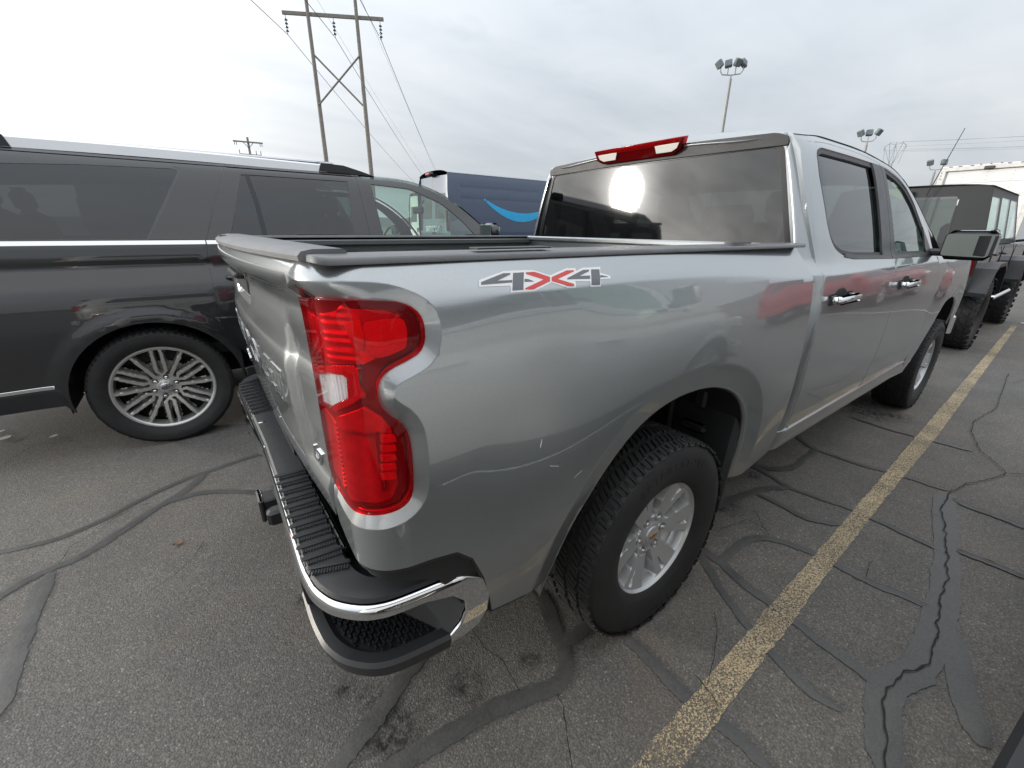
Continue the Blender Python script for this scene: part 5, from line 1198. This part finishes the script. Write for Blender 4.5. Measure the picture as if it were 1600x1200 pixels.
# ---------------------------------------------------------------- black off-roader
def build_offroader(loc):
    T=tag(empty('off_road_vehicle',loc),'black off-road vehicle on big knobbly tyres ahead of the pickup','off-roader')
    JB=paint('paint_jeep_black',(.007,.008,.010),.0,.4,.03); HT=mat('hardtop_black',(.010,.0115,.0135),.45,bump=.4,bscale=500)
    HJ=.86
    # rear tub
    def sd(u,z):
        z=np.asarray(z,float); return np.stack([np.asarray(u,float),-(HJ-.02*np.clip((z-1.25)/.1,0,1)-.10*np.clip((z-1.36)/.62,0,1)),z],-1)
    tub=[(-.60,.80),(-.60,1.32),(2.2,1.32),(3.5,1.28),(3.6,1.05),(3.55,.95),(2.55,.95),(2.35,.70),(.55,.70),(.45,.95),(-.45,.95)]
    top=[(-.60,1.335),(-.52,1.97),(-.46,2.0),(1.75,2.0),(2.20,1.36),(2.2,1.335)]
    w1=roundpoly([(-.47,1.42),(-.42,1.88),(.18,1.88),(.18,1.42)],.04); w2=roundpoly([(.36,1.40),(.36,1.90),(1.0,1.90),(1.0,1.40)],.04); w3=roundpoly([(1.12,1.40),(1.12,1.90),(1.68,1.90),(2.02,1.40)],.04)
    for s in (0,1):
        sg=1 if s else -1
        panel('side_panel',tub,sd,JB,T,step=.08,mirror=bool(s))
        h=panel('hardtop_side',top,sd,HT,T,holes=[w1,w2,w3],step=.07,mirror=bool(s))
        for w_ in (w1,w2,w3): panel('window',w_,sd,GL_CLEAR if w_ is not w1 else GL_CLEAR,h,step=.2,depth=0,mirror=bool(s))
        for x in (.28,1.06,2.25): MB().box((x,sg*(HJ+.004),1.0),(.012,.006,.62)).build('door_seam',UND,T)
        for x in (.45,1.2): MB().box((x,sg*(HJ+.02),1.2),(.14,.04,.03),bev=.01).build('handle',PLS,T)
        for ox in (0,2.95):
            B=MB(); V=[];
            prof=[(ox-.58,.78),(ox-.42,1.06),(ox-.25,1.12),(ox+.25,1.12),(ox+.42,1.04),(ox+.56,.74)]
            inner=[(a,b-.045) for a,b in prof]
            B.prism(prof+inner[::-1],sg*.80,sg*1.03,'y'); fixn(B.build('fender_flare',PLS,T,smooth=False))
            make_wheel(T,(ox,sg*.83,.465),sg>0,'mud')
        B=MB().box((2.10,sg*1.08,1.50),(.10,.22,.20),bev=.03); m=B.build('door_mirror',PLS,T,ang=60); MB().box((2.045,sg*1.08,1.50),(.004,.18,.16),bev=.001).build('mirror_glass',MIRR,m)
        MB().tube([(2.15,sg*.85,1.36),(2.13,sg*.98,1.38),(2.11,sg*1.06,1.42)],.022,6).build('mirror_arm',PLS,m)
        MB().box((1.45,sg*.93,.62),(1.5,.14,.06),bev=.02).build('step_bar',CHR,T)
        MB().box((-.63,sg*.76,1.08),(.05,.16,.22),bev=.02).build('tail_lamp',L_RED,T)
    rr=lambda y,z:np.stack([-.61+.09*np.clip((np.asarray(z,float)-1.32)/.68,0,1),np.asarray(y,float),np.asarray(z,float)],-1)
    bk=[(-.86,.80),(-.86,1.32),(-.76,1.97),(-.70,2.0),(.70,2.0),(.76,1.97),(.86,1.32),(.86,.80)]
    rw=roundpoly([(-.53,1.34),(-.49,1.89),(.49,1.89),(.53,1.34)],.04)
    tg_=panel('tailgate',bk[::-1],rr,HT,T,holes=[rw],step=.08,flip=True)
    panel('window',rw[::-1],lambda y,z:rr(y,z)-np.array([.004,0,0]),GL_DARK,tg_,step=.1,depth=.01,flip=True)
    MB().box((-.56,-.0,1.915),(.05,.13,.10),bev=.015).box((-.60,.02,1.80),(.03,.10,.16),bev=.01).build('window_hinge',PLS,tg_)
    MB().box((-.545,-.50,1.60),(.008,.012,.5)).build('window_trim',mat('bright_trim',(.7,.7,.7),.3,.8),tg_)
    grid('roof',lambda u,v:(-.53+u*2.3,(-1+2*v)*.765,1.992+.035*(1-abs(-1+2*v)**4)-.0*u),12,12,HT,T)
    grid('windshield',lambda u,v:(1.75+u*.45,(-1+2*v)*.74,1.98-.62*u),5,6,GL_CLEAR,T)
    grid('hood',lambda u,v:(2.2+u*1.4,(-1+2*v)*(.80-.06*u),1.325-.05*u),5,8,JB,T)
    MB().box((3.62,0,1.05),(.12,1.3,.5),bev=.03).build('grille',JB,T)
    for sg in (-1,1): MB().lathe([(0,.0),(.085,.0),(.09,.05)],20,'x',(3.69,sg*.50,1.10)).build('headlight',SILV,T)
    MB().box((-.78,0,.74),(.18,1.5,.20),bev=.04).build('rear_bumper',PLS,T); MB().box((3.85,0,.72),(.22,1.5,.20),bev=.04).build('front_bumper',PLS,T)
    MB().box((1.4,0,.70),(3.9,1.3,.24),bev=.04).build('chassis',UND,T)
    MB().tube([(-.60,-.20,1.90),(-.62,-.28,2.25),(-.63,-.36,2.62)],.006,5,r2=.0035).build('antenna',PLS,T)
    for yy in (-.38,.38): MB().box((1.0,yy,1.3),(.15,.45,.6),ry=-.2,bev=.05).box((.94,yy,1.72),(.1,.25,.18),bev=.04).build('seat',SEAT,T)
    return T
build_offroader((7.05,.14,0))
# ---------------------------------------------------------------- white box truck
def build_boxtruck(loc):
    T=tag(empty('box_truck',loc),'white box truck with a roll-up rear door at the far right','truck')
    W_=mat('box_white',(.80,.81,.81),.5,var=.10,vscale=3); W2=mat('door_white',(.78,.785,.785),.55,var=.10,vscale=2.2); RU=mat('frame_cream',(.74,.725,.70),.55,var=.3,vscale=7)
    b0,b1=1.15,3.72
    for sg in (-1,1):
        MB().box((3.2,sg*1.24,(b0+b1)/2),(6.4,.04,b1-b0),bev=.008).build('box_side',W_,T)
        MB().box((-.02,sg*1.17,(b0+b1)/2),(.10,.17,b1-b0),bev=.015).build('door_post',RU,T)
        for k in range(3): MB().box((-.075,sg*1.2,3.54-k*.10),(.01,.03,.03),bev=.004).build('rivet_plate',STL,T)
        MB().box((-.08,sg*1.17,1.02),(.03,.12,.07),bev=.01).build('tail_lamp',RED_DECAL,T)
        MB().box((-.08,sg*1.0,1.02),(.03,.10,.05),bev=.01).build('turn_lamp',AMBER,T)
        MB().box((.9,sg*1.0,.62),(.02,.55,.75)).build('mud_flap',RUB,T)
        for x in (1.6,6.9):
            w=empty('wheel',(x,sg*.98,.48),0,T); MB().lathe([(.28,-.14),(.32,-.15),(.44,-.145),(.48,-.11),(.48,.11),(.44,.145),(.28,.14)],32).build('tyre',RUB,w); MB().lathe([(0,-.05),(.12,-.05),(.27,-.10),(.29,-.13)],24).build('rim',W_,w)
    MB().box((-.02,0,3.65),(.12,2.50,.15),bev=.015).build('header_rail',RU,T)
    MB().box((-.06,0,1.03),(.14,2.5,.20),bev=.02).build('rear_sill',RU,T)
    for k in range(6):
        d=MB().box((.02,0,1.15+.20+k*.402),(.03,2.18,.398),bev=.006).build('door_panel',W2,T)
        for y in (-.62,0,.62):
            for dz in (-.13,0,.13): MB().box((.002,y,1.15+.20+k*.402+dz),(.006,.014,.014)).build('rivet',STL,d)
    B=MB().box((-.10,.0,3.62),(.05,.26,.10),bev=.02); B.build('lamp_cluster',STL,T)
    for y in (-.25,0.0,.25): MB().box((-.03,y,3.745),(.05,.035,.03),bev=.008).build('marker_lamp',STL,T)
    for y in (-1.0,-.75,-.45,.45,.75,1.0): MB().box((-.085,y,3.72),(.02,.10,.02),bev=.006).build('bolt_strip',STL,T)
    MB().box((3.2,0,b1+.01),(6.4,2.5,.03)).build('box_roof',W_,T); MB().box((3.2,0,b0),(6.4,2.5,.08)).build('box_floor',RU,T); MB().box((6.38,0,(b0+b1)/2),(.04,2.46,b1-b0)).build('box_front',W_,T)
    MB().box((-.12,0,.62),(.12,2.3,.14),bev=.02).build('rear_bumper',STL,T); MB().box((3.8,0,.85),(7.4,.9,.25)).build('chassis',STL,T)
    MB().box((-.14,.1,1.02),(.01,.32,.16),bev=.004).build('license_plate',mat('plate_pale',(.7,.68,.66),.5),T)
    MB().box((7.4,0,1.5),(1.7,2.1,1.4),bev=.15).build('truck_cab',W_,T); MB().box((7.45,0,2.0),(1.5,2.12,.4),bev=.05).build('window',GL_DARK,T)
    return T
build_boxtruck((21.9,1.72,0))
# ---------------------------------------------------------------- poles and lines
WOOD=mat('weathered_wood',(.31,.285,.25),.85,var=.35,vscale=5,bump=.5,bscale=40); STEELP=mat('grey_pole',(.33,.33,.32),.55,.3,var=.15); INS=mat('insulator_grey',(.07,.10,.13),.3,coat=.5); WIRE=mat('wire_grey',(.13,.135,.14),.6,.4)
def dirv(az): return Vector((math.cos(R(az)),math.sin(R(az)),0))
CAMP=Vector((-1.19442,-1.65749,0))
def hframe(base,ang,label):
    T=tag(empty('transmission_pole',base,ang),label,'utility pole')
    zc_=19.75
    for x in (-2.15,2.15): MB().tube([(x,0,-.5),(x,0,22.4)],.25,12,r2=.15).build('pole',WOOD,T)
    MB().box((.05,.22,zc_),(9.0,.16,.30),bev=.02).build('crossarm',WOOD,T)
    MB().tube([(-2.1,.20,zc_-3.1),(2.1,.20,zc_-7.2)],.085,8).build('brace',WOOD,T); MB().tube([(-2.1,-.20,zc_-7.2),(2.1,-.20,zc_-3.1)],.085,8).build('brace',WOOD,T)
    im=None
    for x in (-4.2,0,4.2):
        if im is None:
            B=MB(); pr=[(.025,0),(.025,-.25)]
            for k in range(4): pr+=[(.03,-.26-k*.28),(.15,-.36-k*.28),(.14,-.42-k*.28),(.03,-.44-k*.28)]
            pr+=[(.03,-1.45),(0,-1.5)]
            B.lathe(pr,14,'z'); o=fixn(B.build('insulator',INS,T)); im=o.data
        else: o=link('insulator',im,None,T)
        o.location=(x,.22,zc_-.15)
    return T
HB=CAMP+dirv(72.8)*51
HANG=R(61-90)
h1=hframe(HB,HANG,'wooden two-pole power line frame with a crossed brace beyond the black SUV')
LB=R(59.5); LD=Vector((math.cos(LB),math.sin(LB),0)); SP=230
h2=hframe(HB+LD*SP,HANG,'distant wooden two-pole power line frame hidden beyond the vans')
def wire(p0,p1,sag,r,label,ext=0):
    B=MB(); P=[]
    for k in range(33):
        t=k/32; p=p0.lerp(p1,t); p.z-=4*sag*t*(1-t); P.append(p)
    B.tube(P,r,5,caps=False); o=B.build('power_line',WIRE,None); tag(o,label,'power line','conductors of the power line'); return o
ax=Vector((math.cos(HANG),math.sin(HANG),0)); nr=Vector((-math.sin(HANG),math.cos(HANG),0))
names=('leftmost power line hanging from the wooden two-pole frame','middle power line hanging from the wooden two-pole frame','rightmost power line hanging from the wooden two-pole frame')
for x,nm in zip((-4.2,0,4.2),names):
    p=HB+ax*x+nr*.22; p=Vector((p.x,p.y,18.1)); f=p+LD*SP; bk=p-LD*SP
    B=MB(); P=[]
    for k in range(-32,33):
        t=abs(k)/32; q=(p.lerp(f,t) if k>=0 else p.lerp(bk,t)); q.z-=4*3.2*t*(1-t); P.append(q)
    o=B.tube(P,.028,5,caps=False).build('power_line',WIRE,None); tag(o,nm,'power line','lines on the wooden frame')
for x,nm in ((-2.15,'thin wire from the top of the left wooden pole'),(2.15,'thin wire from the top of the right wooden pole')):
    p=HB+ax*x; p=Vector((p.x,p.y,22.4)); P=[]
    for k in range(-32,33):
        t=abs(k)/32; q=p.lerp(p+LD*SP*(1 if k>=0 else -1),t); q.z-=4*2.2*t*(1-t); P.append(q)
    o=MB().tube(P,.012,5,caps=False).build('shield_wire',WIRE,None); tag(o,nm,'power line','lines on the wooden frame')
# small distribution pole behind the SUV roof
d=68; b=CAMP+dirv(82.55)*d
T=tag(empty('utility_pole',b,R(82.5-90)),'small far wooden utility pole above the black SUV roof','utility pole')
zt=1.46+d*math.tan(R(8.6))
MB().tube([(0,0,-.3),(0,0,zt)],.16,10,r2=.13).build('pole',WOOD,T)
MB().box((0,-.16,zt-.55),(3.2,.12,.16)).build('crossarm',WOOD,T); MB().box((.05,-.14,zt-1.9),(2.4,.06,.06)).build('crossarm',STL,T)
for sg in (-1,1): MB().tube([(0,-.16,zt-1.2),(sg*.55,-.16,zt-.6)],.035,5).build('brace',STL,T)
for x in (-1.45,-1.25,1.25,1.45): MB().tube([(x,-.16,zt-.62),(x*1.02,-.16,zt-.95)],.04,6).build('insulator',INS,T)
for x in (-1.1,.7,1.2): MB().tube([(x,-.14,zt-1.9),(x,-.14,zt-1.45)],.045,6).build('insulator',INS,T)
# floodlight poles
FL=mat('flood_housing',(.16,.19,.20),.5,.2)
def floodpole(az,d,el,n,label,yaw=0,sp=.62,hs=1.0):
    b=CAMP+dirv(az)*d; zt=1.46+d*math.tan(R(el)); T=tag(empty('floodlight_pole',b,R(az-90)+yaw),label,'light pole','floodlight poles of the lot')
    MB().tube([(0,0,-.2),(0,0,zt)],.13,10,r2=.085).build('pole',STEELP,T)
    wd=sp*(n-1)/2
    xs=[-wd+i*sp for i in range(n)]
    B=MB(); B.tube([(0,0,zt),(0,0,zt+.22)],.045,6)
    B.tube([(xs[0],0,zt+.62),(xs[0],0,zt+.42),(xs[0]+.12,0,zt+.25),(0,0,zt+.2),(xs[-1]-.12,0,zt+.25),(xs[-1],0,zt+.42),(xs[-1],0,zt+.62)],.032,6)
    for x in xs[1:-1]: B.tube([(x,0,zt+.22),(x,0,zt+.62)],.03,6)
    B.build('bracket',STEELP,T)
    for i,x in enumerate(xs):
        a=(i-(n-1)/2)*.55
        f=MB().box((0,0,.26),(.50,.30,.52),bev=.05); f.xf(Matrix.Translation((x,0,zt+.62))@Matrix.Rotation(a,4,'Z')@Matrix.Rotation(-.35 if i%2 else .45,4,'X')@Matrix.Rotation(a*.5,4,'Y')@Matrix.Scale(hs,4)); h=f.build('floodlight',FL,T,smooth=False)
        g=MB().box((0,.155,.26),(.42,.012,.44)); g.xf(Matrix.Translation((x,0,zt+.62))@Matrix.Rotation(a,4,'Z')@Matrix.Rotation(-.35 if i%2 else .45,4,'X')@Matrix.Rotation(a*.5,4,'Y')@Matrix.Scale(hs,4)); g.build('lamp_glass',mat('flood_glass',(.32,.36,.37),.2),h,smooth=False)
    return T
floodpole(30.3,33,14.6,4,'tall floodlight pole with four lamp heads above the cab roof',.2,.42,.80)
floodpole(17.25,46,7.85,3,'mid-distance floodlight pole with clustered heads right of the cab',.2,.46,.85)
floodpole(11.75,60,5.15,2,'far floodlight pole with two heads above the box truck corner',.2,.95,.95)
# lattice tower and its lines
LAT=mat('galvanised_steel',(.30,.32,.34),.6,.4)
d=560; b=CAMP+dirv(15.05)*d; Hh=1.46+d*math.tan(R(7.9))
T=tag(empty('lattice_tower',b,R(15.05-90)),'far steel lattice power tower between two floodlight poles','pylon')
B=MB()
def bar(a,c,r=.22): B.tube([a,c],r,4,caps=False)
def wd(z): return 4.6*(1-z/(Hh*.80))+1.1 if z<Hh*.80 else 1.1
lv=[Hh*f for f in (0,.2,.38,.54,.67,.77)]
for sx in (-1,1):
    for sy in (-1,1):
        for a,c in zip(lv,lv[1:]): bar((sx*wd(a),sy*wd(a),a),(sx*wd(c),sy*wd(c),c))
for a,c in zip(lv,lv[1:]):
    for sy in (-1,1):
        bar((-wd(a),sy*wd(a),a),(wd(c),sy*wd(c),c),.15); bar((wd(a),sy*wd(a),a),(-wd(c),sy*wd(c),c),.15); bar((-wd(c),sy*wd(c),c),(wd(c),sy*wd(c),c),.15)
zt=lv[-1]; top=Hh
for s in (-1,1):
    bar((s*1.1,0,zt),(s*4.6,0,top-1.2)); bar((s*4.6,0,top-1.2),(s*7.6,0,top-3.4)); bar((s*1.1,0,zt),(s*7.6,0,top-3.4),.15); bar((s*4.6,0,top-1.2),(s*4.3,0,top),.2); bar((s*4.6,0,top-1.2),(0,0,top-2.2),.18); bar((0,0,top-2.2),(s*1.1,0,zt),.18)
    bar((s*2.6,0,(zt+top)/2-.5),(0,0,top-2.2),.12); bar((s*7.6,0,top-3.4),(s*7.9,0,top-6.6),.12); bar((s*7.6,0,top-3.4),(s*5.2,0,zt-.4),.15)
bar((0,0,top-2.2),(0,0,top),.18)
B.build('lattice_frame',LAT,T,smooth=False)
tw=b; side=dirv(15.05-90); ld=dirv(-63)
LN=[]
for k,(off,z) in enumerate(((7.9,Hh-6.6),(5.2,Hh-8.2),(-7.9,Hh-6.6),(4.4,Hh-.2),(-4.4,Hh-.2),(0,Hh-4))):
    p=tw+side*off; p=Vector((p.x,p.y,z)); P=[]
    for i in range(33):
        t=i/32; q=p.lerp(p+ld*420+Vector((0,0,6+k*2.5)),t); q.z-=4*7*t*(1-t); P.append(q)
    m=P[9]; LN.append(((m.z-1.46)/math.hypot(m.x-CAMP.x,m.y-CAMP.y),P))
LN.sort(key=lambda a:-a[0])
for (h_,P),nm in zip(LN,('highest','second highest','third highest','third lowest','second lowest','lowest')):
    o=MB().tube(P,.05,4,caps=False).build('power_line',WIRE,None); tag(o,nm+' of the faint power lines running right from the lattice tower','power line','lines on the lattice tower')
# ---------------------------------------------------------------- ground
def asphalt():
    t=NT('asphalt'); v=t.coord(True)
    big=t.noise(.35,5,.6,v); mid=t.noise(2.2,6,.62,v); fine=t.noise(60,4,.7,v)
    vo=t.n('ShaderNodeTexVoronoi',feature='F1'); vo.inputs['Scale'].default_value=185; t.l(v,vo.inputs['Vector'])
    stone=t.ramp(vo.outputs['Color'],[(.0,(.078,.076,.074)),(.35,(.145,.140,.134)),(.62,(.205,.197,.187)),(.86,(.30,.287,.27)),(1,(.66,.63,.59))])
    gap=t.ramp(vo.outputs['Distance'],[(.30,1.0),(.72,.42)])
    c=t.mix(1.0,stone,gap,'MULTIPLY')
    c=t.mix(.46,c,(.148,.143,.136))
    c=t.mix(1.0,c,t.ramp(mid,[(.28,(.78,.78,.79)),(.72,(1.16,1.14,1.11))]),'MULTIPLY')
    c=t.mix(1.0,c,t.ramp(big,[(.3,(.84,.845,.86)),(.7,(1.14,1.11,1.06))]),'MULTIPLY')
    # rusty leak haze and scattered oil stains
    rust=t.ramp(t.noise(.9,5,.6,v,1.2),[(.52,0.0),(.74,.34)])
    c=t.mix(rust,c,(.175,.125,.088))
    sep=t.n('ShaderNodeSeparateXYZ'); t.l(v,sep.inputs[0])
    tot=None
    edge=t.noise(22,5,.7,v)
    for (x,y),r in DATA['STAINS']:
        d=t.n('ShaderNodeVectorMath',operation='DISTANCE'); t.l(v,d.inputs[0]); d.inputs[1].default_value=(x,y,0)
        q=t.math('MULTIPLY',t.math('SUBTRACT',1.0,t.math('DIVIDE',d.outputs['Value'],r*1.25),clamp=True),t.ramp(edge,[(.40,0.15),(.62,1.6)]))
        tot=q if tot is None else t.math('MAXIMUM',tot,q)
    c=t.mix(t.math('MULTIPLY',tot,.9,clamp=True),c,(.018,.017,.016))
    t.set(Base_Color=c,Roughness=t.math('MULTIPLY_ADD',mid,.2,.72)); t.b.inputs['Specular IOR Level'].default_value=.35
    h=t.math('ADD',t.math('MULTIPLY',vo.outputs['Distance'],-.9),t.math('MULTIPLY',fine,.6))
    t.set(Normal=t.bump(h,.34,.006)); return t.m
ASP=asphalt()
# one sheet to the horizon, finer under the cars
V=[];F=[]; rad=[0,2,4,8,16,40,120,400,1500,6000]; n=64
V.append((0,0,0))
for r in rad[1:]:
    for k in range(n): V.append((r*math.cos(2*math.pi*k/n),r*math.sin(2*math.pi*k/n),0))
for k in range(n): F.append((0,1+k,1+(k+1)%n))
for i in range(len(rad)-2):
    for k in range(n): a=1+i*n+k;b=1+i*n+(k+1)%n; F.append((a,a+n,b+n,b))
tag(mesh('ground',V,F,ASP,None,False),kind='structure')
def tarm():
    t=NT('crack_sealant'); v=t.coord(True)
    a=t.noise(9,6,.65,v); b=t.noise(120,3,.6,v)
    c=t.ramp(a,[(.25,(.058,.058,.057)),(.75,(.105,.102,.098))]); c=t.mix(1.0,c,t.ramp(b,[(.3,(.8,.8,.8)),(.75,(1.25,1.23,1.2))]),'MULTIPLY')
    t.set(Base_Color=c,Roughness=t.math('MULTIPLY_ADD',a,.30,.36),Normal=t.bump(t.math('ADD',a,b),.35,.003)); return t.m
TAR=tarm()
def jit(P,s,amp,rg):
    Q=resample(P,s,False); n=len(Q)
    t=np.gradient(Q,axis=0); t/=np.linalg.norm(t,axis=1)[:,None]+1e-9; nn=np.stack([-t[:,1],t[:,0]],-1)
    w=rg.normal(0,1,n); k=np.array([.25,.5,.25]); w=np.convolve(np.pad(w,1,'edge'),k,'valid'); return Q+nn*(w*amp)[:,None],nn
def smoothline(P,it=2):
    P=np.array(P,float)
    for _ in range(it):
        Q=[P[0]]
        for a,b in zip(P,P[1:]): Q+=[a*.75+b*.25,a*.25+b*.75]
        Q.append(P[-1]); P=np.array(Q)
    return P
rg=np.random.default_rng(11)
for i,(P,wd_) in enumerate(DATA['TAR']):
    wd_*=.76
    Q,nn=jit(smoothline(P),.02,.002,rg); n=len(Q)
    k=np.ones(7)/7
    def nz(a): return np.convolve(np.pad(rg.normal(0,1,n),3,'edge'),k,'valid')*a+rg.normal(0,1,n)*a*.25
    end=np.minimum(1,np.minimum(np.arange(n),n-1-np.arange(n))/6+.35)
    wl=(wd_*.5*end+nz(min(wd_*.14,.007))); wr=(wd_*.5*end+nz(min(wd_*.14,.007))); wl=np.maximum(wl,.006);wr=np.maximum(wr,.006)
    V=[];F=[]; z=.0022+.00025*i
    for q,m,a,b in zip(Q,nn,wl,wr): V+=[(*(q+m*a),z),(*q,z+.002),(*(q-m*b),z)]
    for j in range(n-1):
        for e in (0,1): F.append((3*j+e,3*j+e+1,3*j+4+e,3*j+3+e))
    o=fixn(mesh('crack_sealant',V,F,TAR,None,True,180)); tag(o,kind='structure')
CRK=mat('open_crack',(.028,.027,.026),.95,var=.4,vscale=60,world=True)
for i,(P,wd_) in enumerate(DATA['CRACK']):
    Q,nn=jit(P,.018,.003 if wd_<.01 else .005,rg); n=len(Q); w_=np.abs(rg.normal(.45,.28,n))*wd_*.26+.0006; w2=np.abs(rg.normal(.45,.28,n))*wd_*.26+.0006
    V=[];F=[]; z=.0132+.0002*i
    for q,m,a,b in zip(Q,nn,w_,w2): V+=[(*(q+m*a),z),(*(q-m*b),z)]
    for j in range(n-1): F.append((2*j,2*j+1,2*j+3,2*j+2))
    o=fixn(mesh('pavement_crack',V,F,CRK,None,False)); tag(o,kind='structure')
def linem():
    t=NT('line_paint'); v=t.coord(True)
    a=t.noise(7,5,.6,v); b=t.noise(170,4,.75,v); wear=t.noise(1.6,4,.6,v)
    c=t.ramp(a,[(.25,(.54,.42,.255)),(.75,(.70,.56,.36))])
    k=t.math('ADD',b,t.math('MULTIPLY_ADD',wear,.30,-.15))
    msk=t.ramp(k,[(.45,0.0),(.57,1.0)])
    t.set(Base_Color=c,Roughness=.8,Normal=t.bump(b,.5,.004))
    tr=t.n('ShaderNodeBsdfTransparent'); mx=t.n('ShaderNodeMixShader'); t.l(t.math('MULTIPLY_ADD',msk,.86,.06),mx.inputs[0]); t.l(tr.outputs[0],mx.inputs[1]); t.l(t.b.outputs[0],mx.inputs[2]); t.l(mx.outputs[0],t.o.inputs[0]); return t.m
LNM=linem()
def band(A,Bq,z,m,name,ext=0):
    A=np.array(A,float);Bq=np.array(Bq,float)
    A=np.concatenate([[A[0]+(A[0]-A[1])*ext],A]);Bq=np.concatenate([[Bq[0]+(Bq[0]-Bq[1])*ext],Bq])
    a=resample(A,.03,False);N=len(a); ta=np.linspace(0,1,N)
    def rs(P):
        P=np.array(P); s=np.concatenate([[0],np.cumsum(np.linalg.norm(np.diff(P,axis=0),axis=1))]); s/=s[-1]; return np.stack([np.interp(ta,s,P[:,0]),np.interp(ta,s,P[:,1])],-1)
    a=rs(A)+rg.normal(0,.0022,(N,2)); b=rs(Bq)+rg.normal(0,.0022,(N,2)); V=[];F=[]
    for p,q in zip(a,b): V+=[(*p,z),(*q,z)]
    for j in range(N-1): F.append((2*j,2*j+1,2*j+3,2*j+2))
    o=fixn(mesh(name,V,F,m,None,False)); tag(o,kind='structure'); return o
band(DATA['LINE'],DATA['LINE2'],.0098,LNM,'parking_line',.5)
WLN=mat('faded_white_paint',(.55,.53,.48),.8,var=.4,vscale=30,world=True)
# worn cross bar at the far end of the stall line, and other stall lines further off
V=[(10.2,-1.05,.0098),(10.35,-1.05,.0098),(10.35,-4.2,.0098),(10.2,-4.2,.0098)]
o=tag(mesh('parking_line',V,[(0,1,2,3)],WLN,None,False),kind='structure')
for y in (1.62,4.40,7.2,-4.05):
    V=[(-.9,y-.05,.0098),(5.0,y-.05,.0098),(5.0,y+.05,.0098),(-.9,y+.05,.0098)]; tag(mesh('parking_line',V,[(0,1,2,3)],LNM,None,False),kind='structure')
# low far ridge round the plain
def ridge():
    V=[];F=[];n=240; rr=np.random.default_rng(5); h=np.zeros(n)
    for k in range(1,30): h+=np.cos(np.arange(n)/n*2*math.pi*k+rr.random()*6.28)*rr.normal()/k**.8
    h=(h-h.min())/(h.max()-h.min())
    for i in range(n):
        a=2*math.pi*i/n
        for j,(r,f) in enumerate(((1900,0),(2100,.35),(2500,1),(3200,.6))): V.append((r*math.cos(a),r*math.sin(a),-2+(30+95*h[i])*f))
    for i in range(n):
        for j in range(3): a=i*4+j;b=((i+1)%n)*4+j; F.append((a,b,b+1,a+1))
    tag(mesh('hills',V,F,mat('far_hills',(.10,.11,.115),.95,var=.4,vscale=.004,world=True),None,True,180),kind='structure')
ridge()
# small litter
LF=mat('dry_leaf',(.30,.17,.12),.8,var=.3,vscale=80); FLK=mat('pale_chip',(.62,.60,.56),.8)
def ground_bit(name,pos,size,m,label,cat,rz,curl=.2,group=None):
    V=[];F=[];n=7
    for i in range(n):
        t=i/(n-1); w_=math.sin(math.pi*t)**.7*size*.32
        for s in (-1,0,1): V.append((size*(t-.5),s*w_,.016+abs(s)*curl*size*.5+curl*size*(t-.5)**2))
    for i in range(n-1):
        for s in range(2): F.append((i*3+s,i*3+s+1,i*3+4+s,i*3+3+s))
    V=[(x,y,z-.002) for x,y,z in V]+[(x,y,z-.0035) for x,y,z in V]; k=3*n; F=F+[tuple(q+k for q in f[::-1]) for f in F]
    o=mesh(name,V,F,m); o.location=(*pos,0); o.rotation_euler=(0,0,rz); tag(o,label,cat,group); return o
ground_bit('dry_leaf',DATA['BITS'][0],.045,LF,'single dry pinkish leaf lying on the open asphalt at lower left','leaf',.4)
for p,s,lab in zip(DATA['BITS'][1:],(.07,.09,.06,.05),('pale chip behind the rear wheel, under the SUV tail','largest pale chip by the left edge of the photo','pale chip in line with the SUV rear tyre','pale fleck furthest left, near the shadow line')):
    ground_bit('pale_chip',p,s,FLK,lab,'debris',.9,.05,'pale chips near the black SUV')
